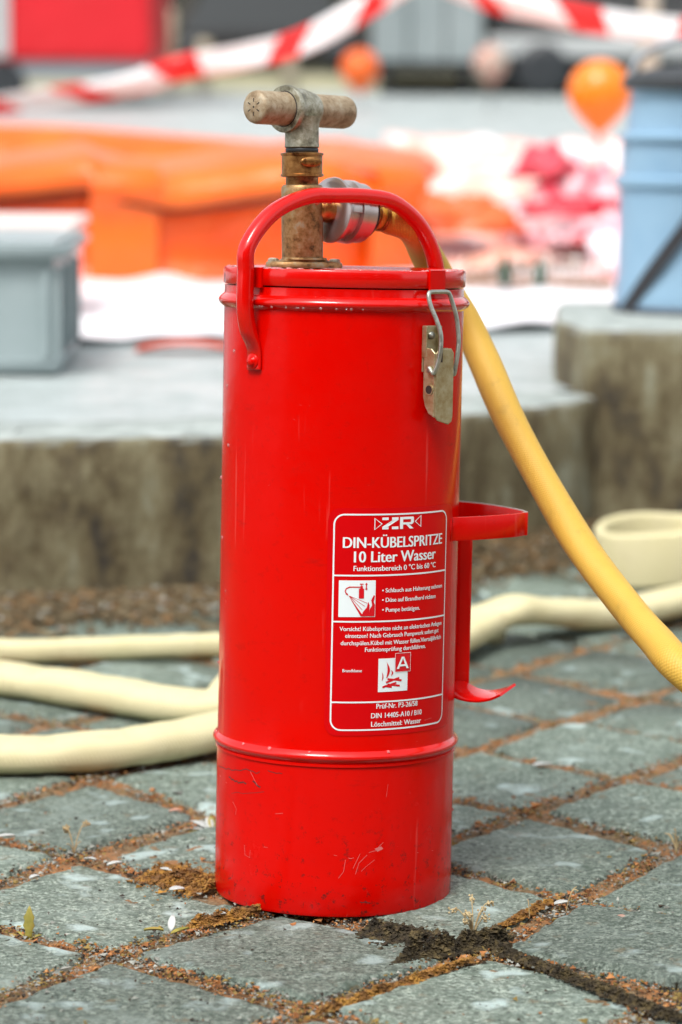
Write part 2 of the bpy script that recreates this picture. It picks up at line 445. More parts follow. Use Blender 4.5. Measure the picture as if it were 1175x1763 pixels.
for i in range(nx):
    for j in range(ny):
        p = Vector((gx[i, j], gy[i, j], 0))
        gz[i, j] = -.0052+.0035*noise.noise(p*30)+.0022*noise.noise(p*110)
idx = np.arange(nx*ny).reshape(nx, ny)
fa = np.stack([idx[:-1, :-1], idx[1:, :-1], idx[1:, 1:], idx[:-1, 1:]], -1).reshape(-1, 4)
o = mk('joint_soil', np.stack([gx, gy, gz], -1).reshape(-1, 3).tolist(), fa.tolist(), M['soil']); tag(o, 'brown mossy soil filling the joints between pavers', 'soil', kind='stuff')
o = mk('soil_bed', [(-3, -1, -.011), (3, -1, -.011), (3, 5.5, -.011), (-3, 5.5, -.011)], [(0, 1, 2, 3)], M['soil'], smooth=False); tag(o, kind='structure')

# ---- crumbs: moss, grit, soil
def crumbs(name, n, size, mat, label, cat, spread, zoff=0., pts=None, flatten=.6, onp=0.0):
    E_ = [(a, b) for a, b in EDGES if 1.8 < (a[1]+b[1])/2 < 3.7 and abs(a[0]) < .62]
    w = np.array([np.linalg.norm(b-a)/((a[1]+b[1])/2)**3.2 for a, b in E_]); w /= w.sum()
    if pts is None:
        k = rng.choice(len(E_), n, p=w); t = rng.random(n)
        A = np.array([E_[i][0] for i in k]); B = np.array([E_[i][1] for i in k])
        P = A+(B-A)*t[:, None]; d = (B-A)/np.linalg.norm(B-A, axis=1)[:, None]
        P = P+np.stack([-d[:, 1], d[:, 0]], 1)*np.clip(rng.normal(0, spread, n), -.035, .035)[:, None]
        # clump the crumbs
        keep = np.array([noise.noise(Vector((p[0]*28, p[1]*28, hash(name) % 7)))+rng.normal(0, .25) > .0 for p in P]); P = P[keep]
        if onp: P = np.vstack([P, np.stack([rng.uniform(-.45, .5, int(n*onp)), rng.uniform(1.95, 3.3, int(n*onp))], 1)])
    else: P = pts
    n = len(P); s = size*rng.lognormal(0, .38, n)*.5
    T = np.array([(1, 1, 1), (1, -1, -1), (-1, 1, -1), (-1, -1, 1)], float)
    q = rng.normal(size=(n, 3, 3)); Q, _ = np.linalg.qr(q)
    V = np.einsum('nij,kj->nki', Q, T)*s[:, None, None]*np.array([1, 1, flatten])
    V *= rng.uniform(.5, 1.3, (n, 1, 3))
    z = rng.uniform(-.0045, .0002, n)+s*.5+zoff
    if P.shape[1] == 3: z = P[:, 2]
    V += np.stack([P[:, 0], P[:, 1], z], 1)[:, None, :]
    Fq = np.array([(0, 1, 2), (0, 3, 1), (0, 2, 3), (1, 3, 2)]); Fc = (Fq[None]+4*np.arange(n)[:, None, None]).reshape(-1, 3)
    o = mk(name, V.reshape(-1, 3).tolist(), Fc.tolist(), mat, smooth=False); tag(o, label, cat, kind='stuff'); return o
M['moss'] = mat_noise('rust_moss', [(.11, .045, .015), (.34, .13, .035), (.46, .25, .09)], 60, .8, world=True)
M['moss2'] = mat_noise('olive_moss', [(.12, .085, .02), (.30, .20, .05)], 60, .8, world=True)
M['grit'] = mat_noise('pale_grit', [(.12, .13, .115), (.24, .25, .22), (.42, .42, .37)], 90, .75, world=True)
M['crumb'] = mat_noise('dark_soil', [(.018, .013, .009), (.06, .045, .03)], 90, .9, world=True)
crumbs('rust_moss', 30000, .0021, M['moss'], 'rust coloured moss and seed husks in the paver joints', 'moss', .0075, onp=.012)
crumbs('olive_moss', 20000, .0020, M['moss2'], 'yellow olive moss clumps in the paver joints', 'moss', .0075, onp=.01)
crumbs('grit', 34000, .0018, M['grit'], 'pale grit and stone chips scattered in the joints', 'grit', .010, onp=.06)
crumbs('soil_crumbs', 20000, .0019, M['crumb'], 'dark soil crumbs scattered over joints and pavers', 'soil', .009, onp=.10)
# moss cushion right in front of the bucket and along the raised paver
def cushion(px0, py0, px1, py1, n, wd, hgt):
    A = np.array(gp(px0, py0)); B = np.array(gp(px1, py1)); out = []
    for i in range(n):
        t = random.random(); p = A+(B-A)*t; s_ = random.gauss(0, wd)
        h = hgt*math.exp(-(s_/wd)**2)*(0.5+.8*noise.noise(Vector((t*9, s_*40, 0)))+.3)*random.random()
        out.append((p[0]+s_*.7, p[1]+s_, max(0, h)))
    return np.array(out)
cp = np.vstack([cushion(700, 1650, 865, 1622, 7000, .009, .016), cushion(850, 1632, 1175, 1758, 3200, .0035, .007), cushion(640, 1598, 730, 1618, 2600, .009, .008)])
crumbs('moss_cushion', 0, .0022, mat_noise('dry_moss', [(.010, .007, .003), (.035, .025, .010), (.11, .08, .03)], 120, .9, world=True), 'dark dry moss cushion pushing up in front of the bucket', 'moss', 0, pts=cp)
cp = np.vstack([cushion(560, 1740, 800, 1660, 2200, .012, .006), cushion(340, 1590, 450, 1570, 2000, .011, .008), cushion(270, 1500, 375, 1530, 2600, .014, .008), cushion(930, 1560, 860, 1600, 1600, .016, .005)])
crumbs('golden_moss', 0, .0020, mat_noise('golden_moss', [(.07, .03, .008), (.22, .10, .018), (.40, .21, .03)], 80, .8, world=True), 'golden brown moss patches beside the bucket', 'moss', 0, pts=cp)
# litter strip against the wall
pts = []
for i in range(26000):
    x = random.uniform(-1.3, 1.3); d = abs(random.gauss(0, .09)); y = wall_y(x)-.01-d
    bank = max(0, (.030 if x > .05 else .008)*(1-d/.3))
    pts.append((x, y, bank*random.random()+.003))
pts = np.array(pts); k = rng.random(len(pts))
crumbs('leaf_litter', 0, .0065, mat_noise('litter', [(.05, .03, .01), (.14, .08, .03), (.24, .12, .04)], 40, .9, world=True), 'brown leaf litter along the foot of the wall', 'leaf litter', 0, pts=pts[k < .4], flatten=.4)
crumbs('wall_debris', 0, .006, M['grit'], 'pale stone chips along the foot of the wall', 'debris', 0, pts=pts[(k > .4) & (k < .47)], flatten=.5)
crumbs('dark_debris', 0, .007, mat_noise('litter_dark', [(.06, .045, .022), (.17, .13, .07)], 40, .9, world=True), 'dark crumbled soil along the foot of the wall', 'soil', 0, pts=pts[k > .47], flatten=.5)
v = []; f = []
for i in range(121):
    x = -3+6*i/120
    for j in range(7):
        d = .28*j/6; bh = .032 if x > 0 else .006
        z = -.004+bh*(1-j/6)**1.6+(.010*noise.noise(Vector((x*14, d*14, 0))) if 0 < j < 6 else 0)
        v.append((x, wall_y(x)+.02-d, z))
for i in range(120):
    for j in range(6): f.append((i*7+j, i*7+j+1, (i+1)*7+j+1, (i+1)*7+j))
o = mk('soil_bank', v, f, mat_noise('bank_soil', [(.05, .035, .016), (.13, .10, .05), (.22, .19, .11)], 24, .9, .8, 90, world=True, bdist=.01)); tag(o, kind='structure')

# ================================================================ THE WALLS
def wall_strip(name, pts, z0, z1, thick, mat, label, capr=.012):
    """concrete wall with a rounded, chipped arris; pts = front line"""
    P = [Vector((x, y, 0)) for x, y in pts]; D = [P[0]]
    for a, b_ in zip(P, P[1:]):
        n = max(1, int((b_-a).length/.02)); D += [a+(b_-a)*(k+1)/n for k in range(n)]
    V = []; Fc = []
    prof = [(0, z0)]+[(0, z0+(z1-capr-z0)*t) for t in (.25, .5, .75, 1)]+[(capr*.3, z1-capr*.3), (capr, z1), (thick*.5, z1+.002), (thick-capr, z1), (thick, z1-capr), (thick, z0)]
    m = len(prof)
    for i, p in enumerate(D):
        t = (D[min(i+1, len(D)-1)]-D[max(i-1, 0)]).normalized(); nn = Vector((-t.y, t.x, 0))
        for k, (d, z) in enumerate(prof):
            q = p+nn*d; q.z = z
            w = .003*noise.noise(Vector((q.x*18, q.y*18, z*18)))+.003*noise.noise(Vector((q.x*60, q.y*60, z*60)))
            if 0 < k < m-1: q = q+nn*w+Vector((0, 0, w*.6 if k > 3 else 0))
            V.append(q)
    for i in range(len(D)-1):
        for k in range(m-1): Fc.append((i*m+k, (i+1)*m+k, (i+1)*m+k+1, i*m+k+1))
    Fc.append(tuple(range(m))); Fc.append(tuple(reversed(range((len(D)-1)*m, len(D)*m))))
    c = sum(D, Vector())/len(D)
    o = mk(name, [q-c for q in V], Fc, mat, loc=c); sharp(o, 50); tag(o, label, 'wall'); return o
xc = at(1010, 600, 4.42).x
YB = 4.42
lw = [p for p in WALLF if p[0] < xc-.0]+[(xc+.02, YB+.01)]
wall_strip('low_concrete_wall', lw, -.05, .216, .19, M['wall'], 'long low concrete wall with brown streaked face behind the red pump bucket')
q = at(1010, 566, YB)
o = MB()
nxs, ztop = 30, q.z
# block wall: front frontal, chamfered left end
xl = at(956, 566, YB+.20).x; xbl = at(956, 566, YB+.55).x
foot = [(q.x, YB), (3.2, YB+.02), (3.2, YB+.55), (xbl, YB+.55), (xl, YB+.20)]
V = []; Fc = []
ring = []
F2 = [Vector((x, y, 0)) for x, y in foot]; D = []
for i in range(5):
    a, b_ = F2[i], F2[(i+1) % 5]; n = max(1, int((b_-a).length/.04)); D += [a+(b_-a)*k/n for k in range(n)]
cen = Vector((1.6, YB+.35, 0)); nD = len(D); levs = [(-.05, 0), (.08, 0), (.18, 0), (ztop-.014, 0), (ztop-.004, .005), (ztop, .014)]
for z, ins in levs:
    for p in D:
        dirn = Vector((1 if p.x < 1 else (-1 if p.x > 2.9 else 0), 1 if p.y < YB+.1 else (-1 if p.y > YB+.5 else 0), 0))
        w = .005*noise.noise(Vector((p.x*14, p.y*14, z*14)))
        V.append(Vector((p.x, p.y, z))+dirn*(ins+w))
for l in range(len(levs)-1):
    for i in range(nD): k = (i+1) % nD; Fc.append((l*nD+i, l*nD+k, (l+1)*nD+k, (l+1)*nD+i))
Fc.append(tuple(range(5*nD, 6*nD)))
o = mk('concrete_block_wall', [p-cen for p in V], Fc, M['wall'], loc=cen); sharp(o, 50); tag(o, 'taller concrete block wall at right carrying the blue container', 'wall')

# ================================================================ THE PUMP BUCKET
BASE = gp(573, 1525, 0.0); BR = .1022
LEANF, LEANR = R_(-2.75), R_(.62)
bk = empty('pump_bucket', (BASE.x, BASE.y, -.0040), 'glossy red ten litre hand pump water bucket standing on grey pavers', 'pump bucket', rot=(LEANF, LEANR, 0))
BM = Matrix.Translation(bk.location) @ Euler((LEANF, LEANR, 0)).to_matrix().to_4x4(); BI = BM.inverted()
def cyl(px, py, r=BR):
    o_ = BI @ CAMP; d = BI.to_3x3() @ ray(px, py)
    A = d.x**2+d.y**2; B = o_.x*d.x+o_.y*d.y; C = o_.x**2+o_.y**2-r*r
    disc = B*B-A*C; t = (-B-math.sqrt(max(0, disc)))/A
    p = o_+d*t; return math.atan2(p.x, -p.y), p.z      # phi: 0 = towards the camera, + to the right
def cp_(phi, z, r=BR): return Vector((r*math.sin(phi), -r*math.cos(phi), z))
def zc(py): return cyl(590-(py-880)*.019, py)[1]
zb1, zb2, zseam, zlid = zc(1305), zc(525), zc(497), zc(465)
print('bucket z', zb1, zb2, zseam, zlid)
def bead(z, r0, h, out, n=8):
    return [(r0+out*math.sin(math.pi*i/n), z-h+2*h*i/n) for i in range(n+1)]
prof = [(BR-.004, .0), (BR-.0008, .0012), (BR+.0004, .004)]+[(BR+.0004, .004+(zb1-.011-.004)*t) for t in (.2, .4, .6, .8)]
prof += [(BR+.0004, zb1-.0085), (BR+.0016, zb1-.0080), (BR+.0016, zb1-.0060)]+bead(zb1, BR+.0004, .0052, .0038)+[(BR, zb1+.008)]
prof += [(BR, zb1+.008+(zb2-.008-zb1-.008)*t) for t in np.linspace(.08, 1, 12)]+bead(zb2, BR, .0060, .0050)
prof += [(BR-.0003, zseam-.004), (BR-.0003, zseam-.0006), (BR-.003, zseam-.0002), (BR-.008, zseam-.0002)]
b = MB(); b.lathe(prof, 160, cap0=True, cap1=True)
body = b.build('body', [M['red'], M['wet']], bk, sharpen=40)
for p_ in body.data.polygons:
    if p_.center.z > zb2-.0062 or abs(p_.center.z-zb1) < .0052: p_.material_index = 1
# lid
lt = zlid
prof = [(BR-.006, zseam+.0004), (BR+.0002, zseam+.0006), (BR+.0010, zseam+.0016), (BR+.0010, lt-.0022), (BR+.0002, lt-.0006), (BR-.002, lt), (BR-.006, lt-.0006), (BR-.010, lt-.0022), (BR-.03, lt-.0018), (.0, lt-.0012)]
b = MB(); b.lathe(prof, 160, cap0=True, cap1=False); lid = b.build('lid', M['wet'], bk, sharpen=40)
# lid strap over the catch, and tab on the left
phC = cyl(757, 520)[0]
def arc_plate(phi0, phi1, z0, z1, r, th, n=10):
    m = MB(); V = []; 
    for i in range(n+1):
        ph = phi0+(phi1-phi0)*i/n
        for rr_, z in ((r, z0), (r+th, z0+.0006), (r+th, z1-.0006), (r, z1)): V.append(cp_(ph, z, rr_))
    Fq = []
    for i in range(n):
        for j in range(4): k = (j+1) % 4; Fq.append((i*4+j, i*4+k, (i+1)*4+k, (i+1)*4+j))
    Fq.append((3, 2, 1, 0)); Fq.append(tuple(n*4+j for j in range(4))); m.add(V, Fq); return m
ph0, ph1 = cyl(737, 480)[0], cyl(762, 480)[0]
arc_plate(ph0, ph1, zseam-.002, lt+.0012, BR+.001, .0022).build('catch_strap', M['red'], lid, sharpen=40)
ph0, ph1 = cyl(441, 480)[0], cyl(455, 480)[0]
arc_plate(ph0, ph1, zseam-.0015, lt+.0008, BR+.001, .0022, 4).build('lid_tab', M['red'], lid, sharpen=40)

# ---- carrying handle: arch in a diagonal vertical plane
phl, zpiv = cyl(440, 622)
hd = Vector((math.sin(phl), -math.cos(phl), 0)); rr0 = BR+.006
ztopH = None
def hproj(v): 
    w = BM @ v; d = cam.matrix_world.inverted() @ w; return (587.5+F*d.x/-d.z, 881.5-F*d.y/-d.z)
# choose arch apex height so that it projects to y = 337
z_ = lt
while hproj(Vector((0, 0, z_)))[1] > 338: z_ += .0005
hz = z_-lt; W = rr0
pts = [hd*(BR+.0016)+Vector((0, 0, zpiv-.007)), hd*(BR+.0016)+Vector((0, 0, zpiv+.010)), hd*(BR+.0085)+Vector((0, 0, zpiv+.026)), hd*(BR+.0125)+Vector((0, 0, zb2-.005)), hd*(BR+.0125)+Vector((0, 0, lt-.005)),
       hd*(W*1.04)+Vector((0, 0, lt+hz*.30)), hd*(W*.80)+Vector((0, 0, lt+hz*.73)), hd*(W*.45)+Vector((0, 0, lt+hz*.965)), hd*(W*.12)+Vector((0, 0, lt+hz*1.0)), hd*(-W*.22)+Vector((0, 0, lt+hz*1.0)), hd*(-W*.52)+Vector((0, 0, lt+hz*.93)),
       hd*(-W*.80)+Vector((0, 0, lt+hz*.66)), hd*(-W*.98)+Vector((0, 0, lt+hz*.28)), hd*(-BR-.0125)+Vector((0, 0, lt-.01)), hd*(-BR-.011)+Vector((0, 0, zb2-.02)), hd*(-BR-.0045)+Vector((0, 0, zpiv+.008)), hd*(-BR-.0035)+Vector((0, 0, zpiv-.004))]
path = catmull(pts, 10); n = len(path)
sec = rrect(.0142, .0130, .0058, 5)
sca = []
for i in range(n):
    e = min(i, n-1-i); t = min(1, max(0, (e-6)/14)); sca.append((1.0+.15*(1-t), .30+.70*t))
b = MB(); side = hd.cross(Vector((0, 0, 1)))
# orient section: 'up' starts pointing outwards (hd)
b.sweep(path, sec, up=hd, scales=sca); hnd = b.build('carrying_handle', M['wet'], bk)
for s_ in (1, -1):
    ph = phl if s_ > 0 else phl+math.pi
    cM = Matrix.Translation(hd*s_*(BR+.003)+Vector((0, 0, zpiv))) @ hd.to_track_quat('Z', 'Y').to_matrix().to_4x4() if s_ > 0 else Matrix.Translation(-hd*(BR+.003)+Vector((0, 0, zpiv))) @ (-hd).to_track_quat('Z', 'Y').to_matrix().to_4x4()
    b = MB(); b.lathe([(.0066, -.003), (.0066, .0008), (.0058, .0014), (.0042, .0016), (.0040, .0028), (.0024, .0038), (0, .0042)], 24, M4=cM, cap1=False)
    b.build('rivet', M['red'], hnd)

# ---- toggle latch, built in a tangential frame
ph0, zt0 = cyl(733, 600); ph1 = cyl(778, 600)[0]
phL = cyl(738, 640)[0]
er = Vector((math.sin(phL), -math.cos(phL), 0)); et = Vector((math.cos(phL), math.sin(phL), 0)); ez = Vector((0, 0, 1))
LM = Matrix(((et.x, er.x, 0, er.x*BR), (et.y, er.y, 0, er.y*BR), (0, 0, 1, 0), (0, 0, 0, 1)))   # x: tangential right, y: outwards
zA, zB, zC, zD = cyl(753, 560)[1], cyl(753, 598)[1], cyl(753, 722)[1], cyl(753, 503)[1]
latch_m = MB()
def LBox(mb, c, d, rot=None):
    t_ = MB(); t_.box(c, d, rot); mb.add([LM @ Vector(q) for q in t_.v], t_.f)
# base plate: shallow channel
LBox(latch_m, (-.001, .0018, (zA+zB)/2-.010), (.017, .0020, zA-zB+.020))
LBox(latch_m, (-.0092, .0042, (zA+zB)/2-.004), (.0016, .0060, zA-zB+.008)); LBox(latch_m, (.0072, .0042, (zA+zB)/2-.004), (.0016, .0060, zA-zB+.008))
latch = latch_m.build('latch_plate', M['zinc'], bk, smooth=False); bevel(latch, .0007)
# lever: U-channel, side flange facing left, clipped bottom corner
zt, zb = zB, zC
V = []; Fc = []
def prism(mb, poly, axis, t0, t1):
    """extrude polygon given in (other,z) between t0..t1 along axis ('x' or 'y') in the latch frame"""
    n = len(poly); V = []
    for t in (t0, t1):
        for a, z in poly: V.append(LM @ (Vector((t, a, z)) if axis == 'x' else Vector((a, t, z))))
    mb.add(V, [tuple(range(n)), tuple(reversed(range(n, 2*n)))]+[(i, i+n, (i+1) % n+n, (i+1) % n) for i in range(n)])
lv = MB(); WL = .0265; xl_, xr_ = -.0098, .0112; yo = .0185
cc = .006
front = [(xl_, zb+.004), (xl_+.003, zb+.0006), (xr_-.005, zb-.003), (xr_-.001, zb-.0005), (xr_, zb+.004), (xr_, zt-.004), (xr_-.003, zt), (xl_+.004, zt), (xl_, zt-.004)]
prism(lv, front, 'y', yo-.0016, yo)
flange = [(.0035, zb+.020), (.006, zb+.012), (.0100, zb+.006), (yo-.0016, zb+.003), (yo-.0016, zt-.004), (.012, zt), (.0055, zt), (.0035, zt-.006)]
prism(lv, flange, 'x', xl_, xl_+.0016); prism(lv, flange, 'x', xr_-.0016, xr_)
lever = lv.build('lever', M['zinc'], latch, smooth=False); bevel(lever, .0009, 3)
# holes and knuckle
def disc(mb, c, axis, r, h, seg=20):
    q = (axis).to_track_quat('Z', 'Y').to_matrix().to_4x4()
    mb.lathe([(r, 0), (r, h)], seg, M4=Matrix.Translation(c) @ q)
h_ = MB(); disc(h_, LM @ Vector((xl_-.0003, .0110, zb+.026)), -et, .0036, .0004); h_.build('hole', M['dark'], lever, smooth=False)
h_ = MB(); h_.lathe([(.0036, 0), (.0044, 0), (.0044, .0006), (.0036, .0006)], 24, False, False, M4=Matrix.Translation(LM @ Vector((xl_-.0001, .0110, zb+.026))) @ (-et).to_track_quat('Z', 'Y').to_matrix().to_4x4()); h_.build('hole_rim', M['zinc'], lever, smooth=False)
h_ = MB(); LBox(h_, ((xl_+.0055), yo+.0002, zt-.006), (.0026, .0006, .0105)); h_.build('slot', M['dark'], lever, smooth=False)
h_ = MB(); disc(h_, LM @ Vector((-.001, .0028, (zA+zB)/2+.001)), er, .0032, .0018); h_.build('rivet', M['wire'], latch)
wire = []
zc_top = zD
for x, y, z in ((xl_-.0010, .0110, zb+.041), (xl_-.0022, .0125, zb+.044), (xl_-.0012, .0170, zt-.020), (xl_+.0012, .0208, zt-.006), (xl_+.0026, .0205, zt+.010), (xl_+.0016, .0165, zA+.004), (xl_-.0010, .0120, zD-.012), (xl_-.0016, .0095, zD-.004), (xl_-.0004, .0085, zD-.0006), (xl_+.0024, .0082, zD+.0004),
                (0.001, .0082, zD+.0006), (xr_-.0005, .0082, zD+.0004), (xr_+.0026, .0085, zD-.0010), (xr_+.0045, .0095, zD-.006), (xr_+.0080, .0120, zA+.008), (xr_+.0092, .0140, zA-.008), (xr_+.0080, .0150, zt-.002), (xr_+.0048, .0140, zt-.022), (xr_+.0022, .0120, zb+.046), (xr_+.0008, .0112, zb+.041)):
    wire.append(LM @ Vector((x, y, z)))
b = MB(); b.sweep(catmull(wire, 8), circ(.0019, 12)); b.build('wire_bail', M['wire'], latch)
# ---- sticker
def wp(phi, z, r): return (r*math.sin(phi), -r*math.cos(phi), z)
pa, za = cyl(562, 1070); pb, _ = cyl(775, 1050)
zT = cyl(600, 875)[1]; zB_ = cyl(600, 1267)[1]
def patch(phi0, phi1, z0, z1, r, mat, name, parent, rc=0, nu=60, nv=30):
    V = []; Fq = []; rcp = rc/BR
    for i in range(nu+1):
        ph = phi0+(phi1-phi0)*i/nu
        if rc and i in (1, nu-1): ph = phi0+rcp*.12 if i == 1 else phi1-rcp*.12
        e = min(ph-phi0, phi1-ph); cut = 0
        if rc and e < rcp: cut = rc-math.sqrt(max(0, rc*rc-((rcp-e)*BR)**2))
        for j in range(nv+1): V.append(wp(ph, z0+cut+(z1-z0-2*cut)*j/nv, r))
    for i in range(nu):
        for j in range(nv): Fq.append((i*(nv+1)+j, (i+1)*(nv+1)+j, (i+1)*(nv+1)+j+1, i*(nv+1)+j+1))
    return mk(name, V, Fq, mat, parent)
stk = patch(pa, pb, zB_, zT, BR+.00035, M['stick'], 'sticker', bk, .010, 72, 8)
RP = BR+.0006; RP2 = BR+.0009
white = MB(); redp = MB()
def ribbon(mb, pts, w, r, closed=False):
    P = [Vector((p[0]*BR, p[1])) for p in pts]; n = len(P); V = []; Fq = []
    for i in range(n):
        a = P[i-1] if (i or closed) else P[i]; c = P[(i+1) % n] if (i < n-1 or closed) else P[i]
        t = (c-a).normalized(); nn = Vector((-t.y, t.x))*w/2
        for s in (1, -1): q = P[i]+nn*s; V.append(wp(q.x/BR, q.y, r))
    for i in range(n if closed else n-1):
        k = (i+1) % n; Fq.append((2*i, 2*i+1, 2*k+1, 2*k))
    mb.add(V, Fq)
# rounded frame
fl, ft = cyl(574, 1000)[0], cyl(620, 886)[1]; fr = cyl(765.5, 1000)[0]; fb = cyl(600, 1257)[1]
rc = .0085; fp = []
for cx, cz, a0 in ((fr-rc/BR, ft-rc, 0), (fl+rc/BR, ft-rc, 90), (fl+rc/BR, fb+rc, 180), (fr-rc/BR, fb+rc, 270)):
    for i in range(9):
        a = R_(a0+90*i/8); fp.append((cx+rc/BR*math.cos(a), cz+rc*math.sin(a)))
dense = []
for i in range(len(fp)):
    a, c = fp[i], fp[(i+1) % len(fp)]; k = max(1, int(math.hypot((c[0]-a[0])*BR, c[1]-a[1])/.003))
    dense += [(a[0]+(c[0]-a[0])*t/k, a[1]+(c[1]-a[1])*t/k) for t in range(k)]
ribbon(white, dense, .0013, RP, True)
for px, py in ((576, 990.5), (576, 1070), (576, 1209)):
    z = cyl(px, py)[1]; ribbon(white, [(fl+(fr-fl)*i/40, z) for i in range(41)], .0013, RP)
# text
def text_mesh(s, bold):
    c = bpy.data.curves.new('t', 'FONT'); c.body = s; c.size = 1; c.offset = bold; c.resolution_u = 4
    o = bpy.data.objects.new('t', c); COL.objects.link(o)
    dg = bpy.context.evaluated_depsgraph_get(); me = bpy.data.meshes.new_from_object(o.evaluated_get(dg))
    V = np.array([q.co[:2] for q in me.vertices]); Fq = [tuple(p.vertices) for p in me.polygons]
    bpy.data.objects.remove(o); bpy.data.curves.remove(c); bpy.data.meshes.remove(me); return V, Fq
capV, _ = text_mesh('H', 0); CAP = capV[:, 1].max()-capV[:, 1].min()
def text(mb, s, pxl, pxr, py, cappx, bold=.018, r=RP):
    V, Fq = text_mesh(s, 0.0); pl, z = cyl(pxl, py); pr = None
    # right end at the same height
    yy = py
    for _ in range(20):
        pr, z2 = cyl(pxr, yy); yy += (z2-z)*2050
    x0, x1 = V[:, 0].min(), V[:, 0].max(); hm = cappx/2060.
    for q in range(len(V)): pass
    sh = hm*bold*1.1/BR
    for k, dd in enumerate((-1, 0, 1)):
        mb.add([wp(pl+(pr-pl)*(q[0]-x0)/(x1-x0)+dd*sh, z+q[1]*hm/CAP, r+k*.00004) for q in V], Fq)
zl, zz0 = cyl(658, 911.5); zr_ = cyl(712, 905)[0]; zz1 = cyl(658, 891)[1]
def G(polys, a0, a1, b0, b1, mb, r):
    """letters from convex pieces on a 0..1 grid"""
    for p in polys:
        n_ = len(p); mb.add([wp(a0+(a1-a0)*u, b0+(b1-b0)*w, r) for u, w in p], [tuple(range(n_))])
G([[(0, .78), (.49, .78), (.49, 1), (0, 1)], [(0, 0), (.49, 0), (.49, .22), (0, .22)], [(0, .221), (.17, .221), (.49, .779), (.31, .779)],
   [(.54, 0), (.64, 0), (.64, 1), (.54, 1)], [(.641, .80), (.93, .80), (.98, 1), (.641, 1)], [(.90, .42), (1, .50), (1, .90), (.98, 1), (.90, .799)], [(.641, .36), (.93, .36), (.98, .44), (.90, .54), (.641, .54)], [(.74, .359), (.84, .359), (1.0, 0), (.87, 0)]], zl, zr_, zz0, zz1, white, RP)
def tri(cx, cy, s):
    p, z = cyl(cx, cy); a = .0062
    ribbon(white, [(p+s*a*.55/BR, z), (p-s*a*.45/BR, z+a*.75), (p-s*a*.45/BR, z-a*.75)], .0011, RP, True)
tri(651, 902, 1); tri(720, 897, -1)
text(white, 'DIN-KÜBELSPRITZE', 591, 760, 943, 18, .030)
text(white, '10 Liter Wasser', 610, 749, 968, 18.5, .030)
text(white, 'Funktionsbereich 0 °C bis 60 °C', 609, 749, 983, 8.8, .022)
text(white, '• Schlauch aus Halterung nehmen', 658, 760, 1020, 7.2, .018)
text(white, '• Düse auf Brandherd richten', 658, 749, 1036.5, 7.2, .018)
text(white, '• Pumpe betätigen.', 658, 722, 1053.5, 7.2, .018)
text(white, 'Vorsicht! Kübelspritze nicht an elektrischen Anlagen', 585, 759, 1086, 7.2, .018)
text(white, 'einsetzen! Nach Gebrauch Pumpwerk sofort gut', 594.7, 754, 1098, 7.2, .018)
text(white, 'durchspülen.Kübel mit Wasser füllen.Vierteljährlich', 587, 758, 1110.5, 7.2, .018)
text(white, 'Funktionsprüfung durchführen.', 628.5, 732, 1122, 7.2, .018)
text(white, 'Brandklasse', 590, 623, 1157, 5.2, .016)
text(white, 'Prüf-Nr. P3-26/58', 648, 718, 1220, 8.6, .020)
text(white, 'DIN 14405-A10 / B10', 639, 725, 1236.5, 8.6, .020)
text(white, 'Löschmittel: Wasser', 639, 724, 1251, 8.6, .020)
def rectg(mb, p0, p1, z0, z1, r, n=8):
    V = []; 
    for i in range(n+1):
        for z in (z0, z1): V.append(wp(p0+(p1-p0)*i/n, z, r))
    mb.add(V, [(2*i, 2*i+2, 2*i+3, 2*i+1) for i in range(n)])
# pictogram 1
p0, zt_ = cyl(584, 999); p1 = cyl(647, 999)[0]; zb_ = cyl(584, 1062)[1]
rectg(white, p0, p1, zb_, zt_, RP)
def U(u, v_): return (p0+(p1-p0)*u, zt_+(zb_-zt_)*v_)
def poly(mb, pts, r):
    mb.add([wp(a, z, r) for a, z in pts], [tuple(range(len(pts)))])
def box_uv(mb, u0, v0, u1, v1, r): poly(mb, [U(u0, v0), U(u1, v0), U(u1, v1), U(u0, v1)], r)
box_uv(redp, .54, .22, .68, .49, RP2); box_uv(redp, .575, .15, .645, .22, RP2); box_uv(redp, .56, .085, .66, .11, RP2); box_uv(redp, .60, .11, .62, .15, RP2)
ribbon(redp, [U(.57, .18), U(.28, .18), U(.2, .22), U(.17, .29), U(.2, .36)], .0009, RP2)
poly(redp, [U(.18, .33), U(.24, .36), U(.26, .41), U(.19, .38)], RP2)
poly(redp, [U(.74, .06), U(.70, .11), U(.78, .11)], RP2); box_uv(redp, .725, .11, .755, .22, RP2); poly(redp, [U(.74, .27), U(.78, .22), U(.70, .22)], RP2)
poly(redp, [U(.26, .40), U(.68, .98), U(.60, .98)], RP2)
for e in (.64, .71, .77): ribbon(redp, [U(.28, .42), U(e, .62+(.77-e)*1.4)], .0004, RP2)
for fpts in ([(.62, .98), (.66, .86), (.76, .74), (.80, .58), (.84, .68), (.83, .98)], [(.83, .98), (.84, .80), (.92, .66), (.88, .54), (.95, .40), (.985, .42), (.93, .54), (.985, .66), (.985, .98)]):
    n_ = len(fpts); cx = sum(a for a, _ in fpts)/n_; cy = sum(a for _, a in fpts)/n_+.08
    redp.add([wp(*U(cx, cy), RP2)]+[wp(*U(a, c), RP2) for a, c in fpts], [(0, i+1, (i+1) % n_+1) for i in range(n_)])
redp.build('pump_pictogram', M['sred'], stk, smooth=False); redp = MB()
